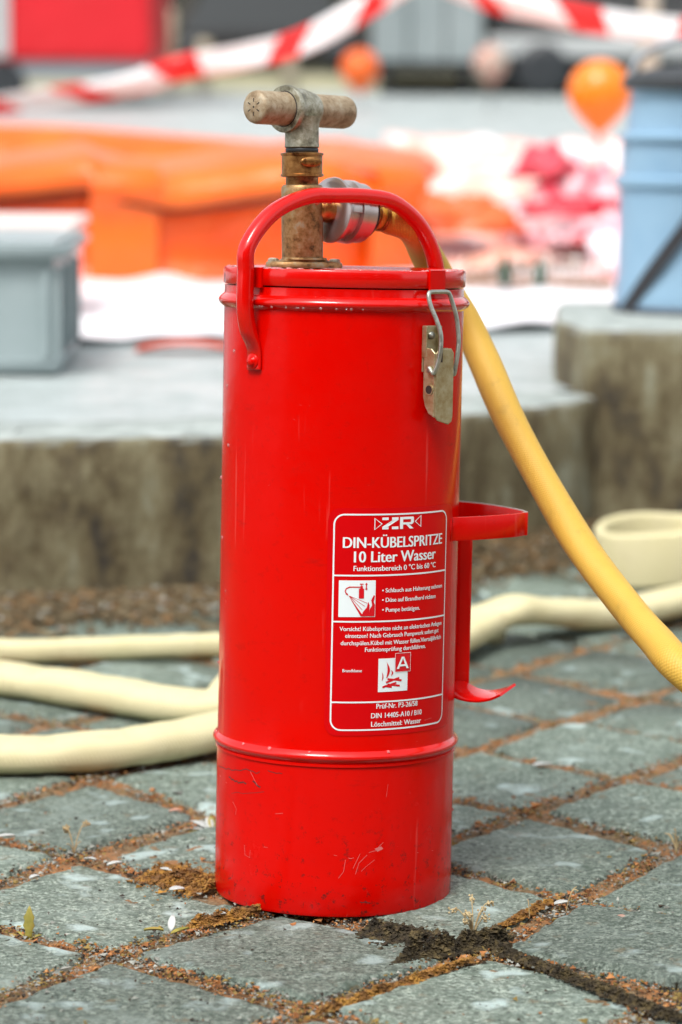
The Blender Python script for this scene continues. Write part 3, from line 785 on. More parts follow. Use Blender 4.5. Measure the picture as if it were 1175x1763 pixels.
# pictogram 2
p0, zt_ = cyl(651.7, 1134); p1 = cyl(702, 1130)[0]; zb_ = cyl(651.7, 1191.5)[1]
rectg(white, p0, p1, zb_, zt_, RP)
rectg(redp, U(.54, 0)[0], U(1.08, 0)[0], U(0, .42)[1], U(0, -.14)[1], RP2)
RP3 = BR+.0013
wa = MB(); ribbon(wa, [U(.54, -.14), U(1.08, -.14), U(1.08, .42), U(.54, .42)], .0004, RP3, True)
aL, az0 = cyl(682, 1151.5); aR = cyl(702.5, 1149)[0]; az1 = cyl(682, 1131)[1]
G([[(0, 0), (.19, 0), (.499, .86), (.499, 1), (.40, 1)], [(.81, 0), (1, 0), (.60, 1), (.501, 1), (.501, .86)], [(.265, .20), (.735, .20), (.68, .36), (.32, .36)]], aL, aR, az0, az1, wa, RP3)
for dx, sx, v0, v1 in ((.27, .08, .08, .58), (.42, .05, .34, .52), (.12, .035, .38, .66)):
    pts = [U(dx+sx*(math.sin(t*3.4)*.9)*(1-t*.2), v1+(v0-v1)*t) for t in np.linspace(0, 1, 9)]
    Vv = []
    for i, t in enumerate(np.linspace(0, 1, 9)):
        w = sx*.75*math.sin(math.pi*min(1, t*1.0+.08))/BR*.02+.0005*(1-t)
        a, z = pts[i]; Vv += [wp(a-w*.9, z, RP2), wp(a+w*.9, z, RP2)]
    redp.add(Vv, [(2*i, 2*i+1, 2*i+3, 2*i+2) for i in range(8)])
for (a, c), (d, e) in (((.25, .72), (.7, .60)), ((.3, .62), (.78, .68)), ((.14, .86), (.6, .74)), ((.3, .78), (.72, .84)), ((.2, .82), (.45, .86))):
    ribbon(redp, [U(a, c), U(d, e)], .0016, RP2)
white.build('white_lettering', M['white'], stk, smooth=False)
redp.build('fire_pictogram', M['sred'], stk, smooth=False)
wa.build('class_letter', M['white'], stk, smooth=False)

# ---- nozzle and hose bracket on the right
bb = MB()
zk0, zk1 = cyl(790, 925)[1], cyl(790, 886)[1]
s1 = Vector((.0935, -.036, 0)); tip = Vector((.1610, .022, 0)); s2 = Vector((.085, .118, 0))
zt_off = .0
pth = catmull([s1, s1.lerp(tip, .3)+Vector((.004, -.004, 0)), s1.lerp(tip, .75)+Vector((.004, -.005, 0)), tip+Vector((-.002, -.004, 0)), tip+Vector((.0005, .002, 0)), tip.lerp(s2, .22)+Vector((.008, .006, 0)), tip.lerp(s2, .6)+Vector((.010, .010, 0)), s2], 8)
pth = [p+Vector((0, 0, (zk0+zk1)/2)) for p in pth]
bb.sweep(pth, rrect(.0026, zk1-zk0, .0008, 2), up=(0, 0, 1))
br = bb.build('hose_bracket', M['red'], bk, sharpen=40)
edge_strip = MB(); edge_strip.sweep([p+Vector((0, 0, (zk1-zk0)/2+.0001)) for p in pth[24:]], rrect(.0022, .0006, .0002, 1), up=(0, 0, 1)); edge_strip.build('pale_edge', flat('pale_grey', (.50, .46, .44), .45, .4), br)  # thin pale strip along the upper rim of the rear strap
zf = cyl(782, 1190)[1]
b = MB(); b.sweep([Vector((.1085, .03, z)) for z in np.linspace(zf+.0, zk0+.006, 12)], rrect(.0150, .003, .001, 2), up=(0, 1, 0)); 
b.build('upright', M['red'], br, sharpen=40)
for zz in ((zf+zk0)/2+.03, zf+.02):
    b = MB(); b.box((.099, .034, zz), (.016, .006, .012)); b.build('spacer', M['red'], br, smooth=False)
ft_ = [Vector((.088, .036, zf+.004)), Vector((.100, .024, zf-.0005)), Vector((.113, .010, zf-.0058)), Vector((.126, -.002, zf-.0062)), Vector((.138, -.010, zf-.003)), Vector((.147, -.018, zf+.0025))]
b = MB(); b.sweep(catmull(ft_, 6), rrect(.026, .0024, .0008, 2), up=(0, -.34, .94)); b.build('foot_lip', M['wet'], br, sharpen=40)
# weld strips joining bracket to the body
b = MB()
for p in (Vector((.0925, -.037, (zk0+zk1)/2)),): b.box(p, (.004, .010, zk1-zk0-.001))
b.build('weld_tab', M['red'], br)

# ---- pump head
def pl(px, py, yl):
    """point in bucket space seen at (px,py) with local y = yl"""
    o_ = BI @ CAMP; d = BI.to_3x3() @ ray(px, py); return o_+d*((yl-o_.y)/d.y)
YP = .014
base_p = pl(521, 452, YP); top_p = pl(520, 190, YP)
ax = (top_p-base_p).normalized(); PX = base_p.x; 
def pz(py): return pl(520, py, YP)
pump = MB()
def along(mb, prof, c0, axis, seg=48, refv=None, caps=(True, True)):
    q = axis.to_track_quat('Z', 'Y').to_matrix().to_4x4(); mb.lathe(prof, seg, caps[0], caps[1], M4=Matrix.Translation(c0) @ q)
PR = .0178
def H(py): return (pz(py)-base_p).dot(ax)
z0 = lt-base_p.z-.003
prof = [(PR, z0), (PR, H(345)), (PR, H(323)), (PR-.0012, H(319)), (PR-.004, H(317.5)), (.0140, H(317)), (.0140, H(303))]
along(pump, prof, base_p, ax, 64)
brl = pump.build('pump_barrel', M['brass'], bk, sharpen=40)
b = MB(); along(b, [(PR-.001, H(305)), (PR+.0008, H(303.5)), (PR+.0008, H(300)), (PR-.0002, H(299)), (PR-.0002, H(268)), (PR+.0008, H(267)), (PR+.0008, H(264)), (PR-.0010, H(262.5)), (.012, H(262))], base_p, ax, 64)
col = b.build('brass_collar', M['brass2'], bk, sharpen=40)
b = MB(); mpt = base_p+ax*H(279)+Vector((.0075, -PR*.9, 0)); along(b, [(.0095, 0), (.0095, .0017), (.008, .0024)], mpt, Vector((.3, -1, .0)).normalized(), 24); 
b2 = MB(); b2.v = [((Vector(q)-mpt)*1) for q in b.v]; b2.v = [mpt+Vector((q[0]*1, q[1], q[2]*.45)) for q in b2.v]; b2.f = b.f; b2.uv = b.uv
b2.build('wrench_flat', M['brass2'], col)
b = MB(); along(b, [(.0136, H(263)), (.0142, H(261)), (.0142, H(256)), (.0136, H(254.5))], base_p, ax, 48); b.build('rubber_seal', M['rub'], bk)
# flange on the lid, two bolt ears
fz = lt-.0006; V = []; N = 64; fl_ = MB()
fc = Vector((base_p.x+.0015, YP, 0)); ea = R_(12)
def frad(a):
    c = abs(math.cos(a-ea)); return .0205+.0128*c**3
prof = [(1, 0), (1.0, .0036), (.96, .0048), (.70, .0056), (.60, .0068), (.585, .0085)]
for k, h in prof:
    for i in range(N):
        a = 2*math.pi*i/N; r_ = frad(a)*k if k > .65 else (PR+.002)*(k/.6)
        V.append((fc.x+r_*math.cos(a), fc.y+r_*math.sin(a), fz+h))
Fq = [(j*N+i, j*N+(i+1) % N, (j+1)*N+(i+1) % N, (j+1)*N+i) for j in range(len(prof)-1) for i in range(N)]
fl_.add(V, Fq); flo = fl_.build('flange', M['brass'], bk, sharpen=50)
for s_ in (1, -1):
    c = fc+Vector((math.cos(ea)*.0268*s_, math.sin(ea)*.0268*s_, fz+.0046))
    b = MB(); b.lathe([(.0048, 0), (.0048, .0020), (.0036, .0030), (0, .0033)], 6, M4=Matrix.Translation(c), cap1=False); b.build('bolt', M['galv'], flo, smooth=False)
# tee and grip bar
stem0, stem1 = H(255), H(205)
b = MB(); along(b, [(.0142, stem0+.0003), (.0150, stem0+.001), (.0146, stem0+.004), (.0144, H(222)), (.0150, H(212)), (.0160, H(200))], base_p, ax, 48)
cG = base_p+ax*H(188)
gl = pl(437, 184, YP-.038); gr = pl(597, 194, YP+.052)
gax = (gr-gl).normalized(); cG = gl+gax*((base_p+ax*H(189)-gl).dot(gax))
TR = .0196
along(b, [(.0146, -.0170), (TR, -.0170), (TR+.0006, -.0158), (TR+.0006, -.0125), (TR-.0010, -.0112), (TR-.0014, -.004), (TR-.0016, .004), (TR-.003, .0100), (.0160, .0145), (.0150, .0170)], cG, gax, 48)
tee = b.build('tee_fitting', M['galv'], bk, sharpen=50)
Lg = (gr-gl).length
b = MB(); rb = .0142
along(b, [(.0, 0), (.0100, .0), (.0105, .0003), (.0124, .0007), (.0136, .0022), (rb, .005), (rb, Lg-.005), (rb-.0008, Lg-.0015), (rb-.004, Lg), (0, Lg)], gl, gax, 48, caps=(False, False)); grip = b.build('grip_bar', M['grip'], tee, sharpen=60)
qg = (-gax).to_track_quat('Z', 'Y').to_matrix()
b = MB()
for k in range(6):
    a = R_(60*k+30); u = qg @ Vector((math.cos(a), math.sin(a), 0))
    b.sweep([gl+u*.0042-gax*.0001, gl+u*.0074-gax*.0001], [(.0004, .0001), (-.0004, .0001), (-.0004, -.0002), (.0004, -.0002)], up=-gax)
disc(b, gl, -gax, .0009, .0002, 10); b.build('end_marks', M['dark'], grip, smooth=False)
b = MB(); along(b, [(.0144, -.0172), (.0153, -.0172), (.0153, -.0168), (.0144, -.0168)], cG, gax, 40, caps=(False, False)); b.build('grip_gap', M['dark'], tee)

# ---- hose coupling (storz type)
ca = pl(566, 361, YP+.010); cb = pl(660, 372, YP+.052); cx_ = (cb-ca).normalized(); CL = (cb-ca).length
print('coupling', CL)
b = MB(); along(b, [(.0100, -.014), (.0112, -.004), (.0112, .006), (.010, .010)], ca, cx_, 32); spg = b.build('outlet_spigot', M['brass2'], bk)
b = MB(); along(b, [(.012, .000), (.0235, .000), (.0278, .0015), (.0284, .004), (.0270, .0056), (.0238, .0066), (.0236, .0160), (.0272, .0172), (.0274, .0235), (.0245, .0245)], ca, cx_, 64); cpl = b.build('coupling', M['alu'], bk, sharpen=40)
# lugs
b = MB(); qc = cx_.to_track_quat('Z', 'Y').to_matrix()
for k in (40, 160, 280):
    for d in range(-4, 5):
        pass
    arc_ = [ca+cx_*.0115+(qc @ Vector((math.cos(R_(k+t)), math.sin(R_(k+t)), 0)))*.0242 for t in np.linspace(-22, 22, 9)]
    b.sweep(arc_, rrect(.0165, .0040, .0012, 2), up=(arc_[0]-ca-cx_*.0115))
b.build('lug', M['alu'], cpl, sharpen=40)

# ================================================================ THE YELLOW HOSE
W2 = lambda v: BM @ v
hz_ = empty('yellow_hose', gp(1500, 1500), 'yellow woven hose running from the pump coupling down to the right', 'hose')
hM = Matrix.Translation(-hz_.location)
b = MB(); along(b, [(.0225, .0248), (.0258, .0250), (.0258, .0345), (.0245, .0358), (.0205, .0362)], ca, cx_, 64)
b.v = [tuple(W2(Vector(q))-hz_.location) for q in b.v]; b.build('hose_coupling', M['alu'], hz_, sharpen=40)
b = MB(); along(b, [(.0210, .0360), (.0222, .0364), (.0218, .0405), (.0160, .0420)], ca, cx_, 48)
b.v = [tuple(W2(Vector(q))-hz_.location) for q in b.v]; b.build('rubber_ring', M['rub'], hz_)
e0 = W2(ca+cx_*.040); e1 = W2(ca+cx_*.066)
Yb = BASE.y
ctrl = [e0, e0.lerp(e1, .5), e1, at(708, 392, Yb+.105), at(735, 440, Yb+.140), at(768, 500, Yb+.165), at(800, 550, Yb+.172), at(832, 617, Yb+.160), at(880, 727, Yb+.125), at(954, 863, Yb+.07), at(1010, 953, Yb+.02), at(1079, 1044, Yb-.04), at(1130, 1103, Yb-.09), at(1192, 1168, Yb-.14)]
last = ctrl[-1]; ctrl += [last+Vector((.09, -.02, -.07)), Vector((last.x+.19, last.y-.02, .04)), Vector((last.x+.30, last.y+.02, .0145)), Vector((last.x+.6, last.y+.12, .0145)), Vector((last.x+1.0, last.y+.1, .0145))]
path = catmull(ctrl, 14); n = len(path)
sc_ = []
for i in range(n):
    t = i/14.
    k = .92 if t < 1.8 else min(1.04, .92+.25*(t-1.8))
    sc_.append((k*(1.0+.07*math.sin(i*.21)*math.sin(i*.057)), k*(1.0-.05*math.sin(i*.17))))
b = MB(); b.sweep([p-hz_.location for p in path], circ(.0137, 32), scales=sc_); b.build('hose_tube', M['hose'], hz_)
for d in (.045, .0475, .050, .058, .0605):
    b = MB(); q = cx_.to_track_quat('Z', 'Y').to_matrix()
    b.sweep([W2(ca+cx_*(d+.0008*t/24)+(q @ Vector((math.cos(2*math.pi*t/24), math.sin(2*math.pi*t/24), 0)))*.0131)-hz_.location for t in range(25)], circ(.0008, 8))
    b.build('binding_wire', M['brass2'], hz_)

# ================================================================ THE CREAM FIRE HOSES
def cream(name, pxs, w, h, label, z=0.0):
    P = []
    for p in pxs:
        px, py = p[0], p[1]; zz = p[2] if len(p) > 2 else 0
        q = gp(px, py, h*.5); q.z = h*.5+zz+.001; P.append(q)
    path = catmull(P, 12); c = Vector((path[0].x, path[0].y, 0))
    sec = [(w/2*math.copysign(abs(math.cos(a))**.8, math.cos(a)), h/2*math.copysign(abs(math.sin(a))**.8, math.sin(a))) for a in [2*math.pi*i/28 for i in range(28)]]
    scs = [(1+.10*noise.noise(Vector((i*.16, len(name)+w*90, 0))), 1-.12*noise.noise(Vector((i*.16, len(name)+w*90, 0)))+.05*noise.noise(Vector((i*.4, 5, 0)))) for i in range(len(path))]
    b = MB(); b.sweep([q-c for q in path], sec, up=(0, 0, 1), scales=scs)
    o = b.build(name, M['pale'], loc=c); tag(o, label, 'hose', 'cream fire hoses lying on the pavers'); return o
cream('fire_hose', [(-420, 1150), (-150, 1290), (0, 1300), (130, 1297), (260, 1282), (380, 1258), (520, 1215), (680, 1150), (815, 1098, .012), (880, 1088, .026), (960, 1075, .014), (1060, 1058, .0), (1175, 1034), (1400, 990)], .062, .036, 'cream fire hose nearest the camera, passing behind the bucket')
cream('fire_hose', [(-420, 1165), (-120, 1150), (0, 1168), (100, 1182), (200, 1198), (300, 1214), (380, 1218, .004), (450, 1200, .036), (520, 1170, .038), (600, 1150, .004), (700, 1110)], .060, .036, 'middle cream fire hose crossing diagonally at left of the bucket')
cream('fire_hose', [(-300, 1105), (0, 1121), (120, 1120), (230, 1116), (330, 1113), (450, 1105), (600, 1075), (720, 1050), (790, 1058), (835, 1082), (850, 1092)], .032, .028, 'thin farthest cream hose stretched straight before the wall')
# standing loop at right
b = MB(); lc = gp(1150, 1000, 0); pth = []
pth = [Vector((.6, .10, .04)), Vector((.36, .094, .04)), Vector((.20, .090, .04)), Vector((.10, .088, .04))]
for i in range(60):
    a = R_(86+i*5.9); k_ = 1-.0022*i; pth.append(Vector((.10*k_*math.cos(a), .085*k_*math.sin(a), .040)))
pth = [p+Vector((0, 0, .006*math.sin(i*.2))) for i, p in enumerate(pth)]
b.sweep(pth, rrect(.016, .078, .0075, 4), up=(0, 0, 1))
o = b.build('hose_loop', M['pale'], loc=(lc.x, lc.y, 0)); tag(o, 'loop of yellowish flat hose standing on its edge at right', 'hose')

# ================================================================ SMALL PLANTS AND PETALS
M['petal'] = flat('white_petal', (.50, .52, .50), .6)
M['petal2'] = flat('pink_petal', (.62, .33, .25), .6)
M['leaf'] = mat_noise('weed_leaf', [(.16, .15, .03), (.30, .26, .05), (.38, .24, .06)], 60, .5, world=True)
M['stalk'] = mat_noise('dry_stalk', [(.32, .22, .10), (.55, .45, .25)], 80, .7, world=True)
def petal(px, py, L, Wd, rz, lift, mat, label, name='petal', cat='petal', group='petals fallen on the pavers'):
    c = gp(px, py, .003); V = []; Fq = []; L *= .78; Wd *= .8
    for i in range(7):
        t = i/6; w = Wd/2*math.sin(math.pi*(.08+.88*t)**.8)
        for s in (-1, 0, 1):
            V.append((L*(t-.5), s*w, lift*t*L+.0016*abs(s)+.0012*math.sin(3*t)))
    for i in range(6):
        for j in range(2): Fq.append((i*3+j, (i+1)*3+j, (i+1)*3+j+1, i*3+j+1))
    o = mk(name, V, Fq, mat, loc=c); o.rotation_euler = (random.uniform(-.15, .15), 0, rz)
    md = o.modifiers.new('thick', 'SOLIDIFY'); md.thickness = .0006
    tag(o, label, cat, group); return o
PT = [(415, 1493, .018, .008, .2, .05, 'petal', 'white petal on the joint left of the bucket'), (155, 1482, .016, .007, -.6, .1, 'petal', 'white petal above the large left paver, left of a pair'), (198, 1489, .018, .006, .4, .05, 'petal', 'white petal above the large left paver, right of a pair'),
      (10, 1442, .022, .006, .1, .05, 'petal', 'long pale petal at the left edge of the picture'), (305, 1533, .017, .010, .1, .03, 'petal', 'blue white petal lying flat on the big left paver'),
      (298, 1600, .015, .008, 1.4, .8, 'petal', 'bluish petal standing upright in the joint below the bucket'), (380, 1577, .012, .006, .3, .1, 'petal', 'tiny white petal in the mossy joint near the bucket base'),
      (302, 1398, .015, .007, .0, .05, 'petal2', 'pinkish orange petal on the paver behind the white-leaved sprig'), (530, 1475+0, .001, .001, 0, 0, 'petal', ''), 
      (968, 1557, .017, .010, .2, .06, 'petal', 'cream petal in the joint right of the bucket'), (1070, 1582, .013, .006, 0, .05, 'petal2', 'pink petal lying on the rightmost paver'),
      (285, 1560-60, .02, .006, -.7, .05, 'petal', 'slim white petal beside the orange moss at bucket left'), (60, 1560-60+12, .012, .008, .5, .05, 'petal', 'small pale petal in the far left joint'),
      (1160, 1612, .012, .009, .7, .1, 'petal', 'small cream petal at the right edge of the picture'), (935, 1318, .026, .016, .2, .02, 'petal', 'blurred whitish petal on the pavers behind right')]
for px, py, L, Wd, rz, lift, mt, lab in PT:
    if lab: petal(px, py, L, Wd, rz, lift, M[mt], lab)
petal(265, 1604, .022, .005, -.35, .1, M['leaf'], 'yellow green leaf blade lying in the joint below the bucket', 'fallen_leaf', 'leaf', 'leaves in the joints')
petal(310, 1606, .020, .005, .5, .15, M['leaf'], 'olive leaf blade beside the upright blue petal', 'fallen_leaf', 'leaf', 'leaves in the joints')
# dandelion-like leaf, upright
def leafplant(px, py, blades, label, name='weed'):
    c = gp(px, py, -.004); e = empty(name, c, label, 'weed')
    for L, Wd, az, el, m in blades:
        V = []; Fq = []; d = Vector((math.cos(az)*math.cos(el), math.sin(az)*math.cos(el), math.sin(el))); sdv = Vector((0, 0, 1)).cross(d)
        sdv = sdv.normalized() if sdv.length > .1 else Vector((1, 0, 0)); up_ = d.cross(sdv)
        for i in range(9):
            t = i/8; w = Wd/2*(.25+.75*math.sin(math.pi*min(1, t*1.0))**.8)*(1-.95*t**6)*(1+.18*math.sin(t*22))
            ctr = d*L*t+Vector((0, 0, -1))*L*.18*t*t
            for s in (-1, 0, 1): V.append(ctr+sdv*s*w+up_*abs(s)*w*.35)
        for i in range(8):
            for j in range(2): Fq.append((i*3+j, (i+1)*3+j, (i+1)*3+j+1, i*3+j+1))
        o = mk('leaf', V, Fq, m, e); md = o.modifiers.new('thick', 'SOLIDIFY'); md.thickness = .0007
    return e
leafplant(50, 1618, [(.034, .0085, 1.5, 1.45, M['leaf']), (.014, .005, 2.6, .6, M['leaf']), (.012, .005, .3, .5, M['leaf'])], 'single upright serrated green leaf growing in the left joint')
leafplant(366, 1430, [(.034, .010, 2.9, .12, M['petal']), (.030, .009, 2.45, .35, M['petal']), (.020, .008, 2.0, .7, M['petal']), (.040, .004, 3.15, .05, M['leaf']), (.022, .007, 1.7, .7, M['leaf'])], 'flattened sprig with pale woolly leaves left of the bucket')
def drystalks(px, py, n, hgt, spread, label, heads=True, name='dry_weed'):
    c = gp(px, py, -.002); e = empty(name, c, label, 'weed')
    for k in range(n):
        a = random.uniform(0, 6.28); s = random.uniform(.2, 1)*spread; h = hgt*random.uniform(.35, 1)
        p = [Vector((0, 0, 0)), Vector((math.cos(a)*s*.2, math.sin(a)*s*.2, h*.45)), Vector((math.cos(a)*s*.6, math.sin(a)*s*.6, h*.85)), Vector((math.cos(a)*s*(1.0), math.sin(a)*s, h*random.uniform(.8, 1)))]
        b = MB(); b.sweep(catmull(p, 5), circ(.0005, 5)); b.build('stem', M['stalk'], e)
        if heads and h > hgt*.6:
            b = MB()
            for q in range(14):
                o_ = p[-1].lerp(p[-2], random.random()*.8)+Vector([random.uniform(-.0022, .0022) for _ in range(3)])
                b.lathe([(0, -.0013), (.0011, 0), (0, .0013)], 5, False, False, M4=Matrix.Translation(o_))
            b.build('seed_head', M['stalk'], e, smooth=False)
    return e
drystalks(815, 1618, 9, .036, .024, 'dry seeded weed growing from the dark moss before the bucket')
drystalks(912, 1582, 1, .028, .006, 'short thin bare stalk right of the bucket', False, 'dry_stalk')
drystalks(975, 1570, 2, .030, .030, 'leaning dry twig over the joint at right', False, 'dry_stalk')
drystalks(128, 1470, 5, .030, .020, 'wispy dry sprig in the joint at left', True)
drystalks(1165, 1470, 9, .030, .014, 'small brown tuft at the right edge of the picture', False)

# ================================================================ ON THE UPPER LEVEL
# grey crate
cr = at(108, 640, 4.62); CRW = .62; CRD = .40; z0 = .2195; z1 = at(60, 418, 4.62).z
cref = Vector((cr.x-CRW/2, 4.62+CRD/2, z0)); M['crate'] = mat_noise('grey_plastic', [(.27, .335, .345), (.32, .385, .395)], 12, .45)
e = empty('storage_crate', cref, 'grey plastic storage crate standing on the road edge at left', 'crate'); hh = z1-z0
b = MB(); t = .006
b.box((0, -CRD/2+.018, hh/2), (CRW-.03, t, hh-.01)); b.box((0, CRD/2-.018, hh/2), (CRW-.03, t, hh-.01))
b.box((-CRW/2+.018, 0, hh/2), (t, CRD-.044, hh-.01)); b.box((CRW/2-.018, 0, hh/2), (t, CRD-.044, hh-.01)); b.box((0, 0, .008), (CRW-.044, CRD-.05, .012))
bevel(b.build('body', M['crate'], e, smooth=False), .003)
b = MB()
for x, y in [(x, -CRD/2+.010) for x in (-.29, -.15, 0, .15, .283)]+[(CRW/2-.010, y) for y in (-.18, -.06, .06, .18)]:
    b = MB(); b.box((x, y, hh/2-.01), (.010, .010, hh-.07)); b.build('rib', M['crate'], e, smooth=False)
b = MB(); b.sweep([Vector((x, y, hh-.014)) for x, y in ((-CRW/2, -CRD/2), (CRW/2, -CRD/2), (CRW/2, CRD/2), (-CRW/2, CRD/2), (-CRW/2, -CRD/2))], rrect(.016, .020, .003, 2), up=(0, 0, 1)); b.build('rim', M['crate'], e)
b = MB(); b.box((0, 0, hh-.004), (CRW-.02, CRD-.02, .008)); b.build('lid', M['crate'], e, smooth=False)
b = MB(); b.sweep([Vector((x, y, .012)) for x, y in ((-CRW/2+.012, -CRD/2+.012), (CRW/2-.012, -CRD/2+.012), (CRW/2-.012, CRD/2-.012), (-CRW/2+.012, CRD/2-.012), (-CRW/2+.012, -CRD/2+.012))], rrect(.012, .022, .003, 2), up=(0, 0, 1)); b.build('foot_rim', M['crate'], e)
# pale box behind it
q = at(128, 470, 5.6); b = MB(); b.box((0, 0, .09), (.5, .35, .18)); b.box((0, 0, .188), (.53, .38, .018)); b.box((0, 0, .15), (.53, .38, .014))
o = b.build('pale_box', flat('pale_box', (.72, .62, .58), .5), smooth=False, loc=(q.x-.265, 5.75, .2155)); bevel(o, .004); tag(o, 'pale pinkish box half hidden behind the grey crate', 'box')

# orange collapsible basin
M['orange'] = mat_noise('orange_tarpaulin', [(.80, .065, .0), (.84, .085, .001), (.86, .11, .004)], 4, .35, .5, 9, bdist=.03)
M['orange2'] = mat_noise('orange_collar', [(.84, .105, .0), (.88, .15, .008)], 4, .35, .5, 9, bdist=.03)
YB0 = 6.75
def basin():
    root = empty('water_basin', (-.5, YB0+.9, .2155), 'bright orange collapsible water basin with floppy collar behind the pump', 'basin')
    fx = [(-2.4, 1.3), (-.98, .14), (-.60, -.06), (-.42, -.03), (-.06, .02), (.10, .14), (.20, .9), (.0, 2.2), (-1.2, 2.9), (-2.2, 2.4)]
    base = [Vector((x, YB0+y, 0)) for x, y in fx]; n = len(base); ring = []
    for i in range(n):
        a, b_ = base[i], base[(i+1) % n]
        for k in range(14): ring.append(a+(b_-a)*k/14)
    # smooth the ring a little
    for _ in range(2): ring = [(ring[i-1]+ring[i]*2+ring[(i+1) % len(ring)])/4 for i in range(len(ring))]
    c = sum(ring, Vector())/len(ring); m = len(ring)
    def band(name, prof, mat, wob):
        V = []; Fq = []
        for i, p in enumerate(ring):
            rad = (p-c).normalized()
            fold = noise.noise(Vector((i*.16, 3, 0))); sag = .018*math.sin(i*.23+1.1)
            for k, (d, z) in enumerate(prof):
                w = wob*noise.noise(Vector((p.x*5, p.y*5, k*.6)))
                zz = z+(sag if z > .14 else 0)+fold*.012
                V.append(p-rad*(d-w)+Vector((0, 0, .2155+max(0, zz)))-root.location)
        q = len(prof)
        for i in range(m):
            j = (i+1) % m
            for k in range(q-1): Fq.append((i*q+k, j*q+k, j*q+k+1, i*q+k+1))
        o = mk(name, V, Fq, mat, root); return o
    band('side_wall', [(-.03, 0), (-.01, .01), (.0, .05), (.005, .10), (.0, .16), (.01, .22), (.05, .235)], M['orange'], .015)
    band('collar', [(-.005, .205), (-.035, .192), (-.055, .205), (-.055, .232), (-.02, .262), (.10, .278), (.26, .296), (.36, .285), (.45, .21), (.50, .12)], M['orange2'], .02)
    V = [(p.x-root.location.x, p.y-root.location.y, .02) for p in ring]; mk('floor_sheet', V, [tuple(range(m))], M['orange'], root, False)
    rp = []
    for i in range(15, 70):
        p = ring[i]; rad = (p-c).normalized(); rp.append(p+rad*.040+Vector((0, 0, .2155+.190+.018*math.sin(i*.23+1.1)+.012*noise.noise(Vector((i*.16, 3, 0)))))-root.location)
    b = MB(); b.sweep(rp, circ(.007, 8)); b.build('hem_tube', flat('dark_brown', (.05, .012, .004), .8), root)  # dark brown tube drawn as the dark line under the collar
    for k in (35, 70, 98):
        p = ring[k]; rad = (p-c).normalized()
        pth = [p-rad*d+Vector((0, 0, z+.2155))-root.location for d, z in ((-.020, .004), (-.028, .08), (-.034, .18), (-.066, .22), (-.03, .266), (.08, .284))]
        b = MB(); b.sweep(catmull(pth, 5), rrect(.16, .006, .002, 2), up=rad); b.build('corner_strap', M['orange2'], root)
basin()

# sheets on the ground
def sheet(name, x0, x1, y0, y1, nx, ny, hf, mat, label, cat='tarpaulin', skew=0):
    V = []; Fq = []; cx, cy = (x0+x1)/2, (y0+y1)/2
    for i in range(nx+1):
        for j in range(ny+1):
            x = x0+(x1-x0)*i/nx; y = y0+(y1-y0)*j/ny+skew*(x-x0)+.05*noise.noise(Vector((x*3, 7, 0)))*(1 if j < 2 else .4)
            z = zup(y)+.008+max(0, hf(x, y)); V.append((x-cx, y-cy, z))
    for i in range(nx):
        for j in range(ny): Fq.append((i*(ny+1)+j, (i+1)*(ny+1)+j, (i+1)*(ny+1)+j+1, i*(ny+1)+j+1))
    o = mk(name, V, Fq, mat, loc=(cx, cy, 0)); md = o.modifiers.new('thick', 'SOLIDIFY'); md.thickness = .004
    tag(o, label, cat); return o
m_, nt, b_ = nt_new('white_red_sheet'); g = nt.nodes.new('ShaderNodeNewGeometry'); v_ = g.outputs['Position']
mp = nt.nodes.new('ShaderNodeMapping'); mp.inputs['Scale'].default_value = (1.2, .7, 3); nt.links.new(v_, mp.inputs['Vector'])
nn = noise_node(nt, mp.outputs[0], 2.2, 3, .5)
nt.links.new(ramp(nt, nn, [(.40, (.86, .86, .90)), (.56, (.86, .80, .82)), (.66, (.85, .45, .42)), (.72, (.82, .16, .10))]), b_.inputs['Base Color']); b_.inputs['Roughness'].default_value = .4; M['tarp'] = m_
M['wtarp'] = mat_noise('white_tarpaulin', [(.82, .82, .86), (.88, .88, .92)], 3, .4, world=True)
m_, nt, b_ = nt_new('pink_sheet'); g = nt.nodes.new('ShaderNodeNewGeometry'); v_ = g.outputs['Position']
mp = nt.nodes.new('ShaderNodeMapping'); mp.inputs['Scale'].default_value = (2.4, 1.4, 8); nt.links.new(v_, mp.inputs['Vector'])
nn = noise_node(nt, mp.outputs[0], 2.0, 3, .5)
nt.links.new(ramp(nt, nn, [(.36, (.88, .86, .88)), (.46, (.86, .55, .48)), (.56, (.90, .40, .28)), (.68, (.88, .80, .80))]), b_.inputs['Base Color']); b_.inputs['Roughness'].default_value = .35; M['pink'] = m_
wr = lambda a: (lambda x, y: a*(.6*noise.noise(Vector((x*4, y*2.2, 1)))+.35*noise.noise(Vector((x*11, y*6, 4)))+.25))
sheet('white_tarp', -.70, 1.15, 5.05, 7.0, 60, 60, wr(.035), M['wtarp'], 'rumpled white tarpaulin spread flat in front of the orange basin', skew=.42)
sheet('red_fold', -.36, -.18, 5.02, 5.10, 14, 5, lambda x, y: .012*max(0, 1-((x+.27)/.09)**2), flat('red_fold', (.62, .10, .06), .5), 'red underside fold at the front edge of the white tarpaulin', 'tarpaulin')
def slope_h(x, y): return max(0, .030+.17*min(1, max(0, (y-7.1)/1.5))*(1 if y < 9.2 else .7)+.07*noise.noise(Vector((x*3, y*2, 2)))+.03*noise.noise(Vector((x*9, y*6, 2))))
sheet('pink_sheet', .14, 1.35, 6.95, 10.5, 60, 80, slope_h, M['pink'], 'heaped pink white and orange plastic sheeting right of the basin', 'plastic sheet')
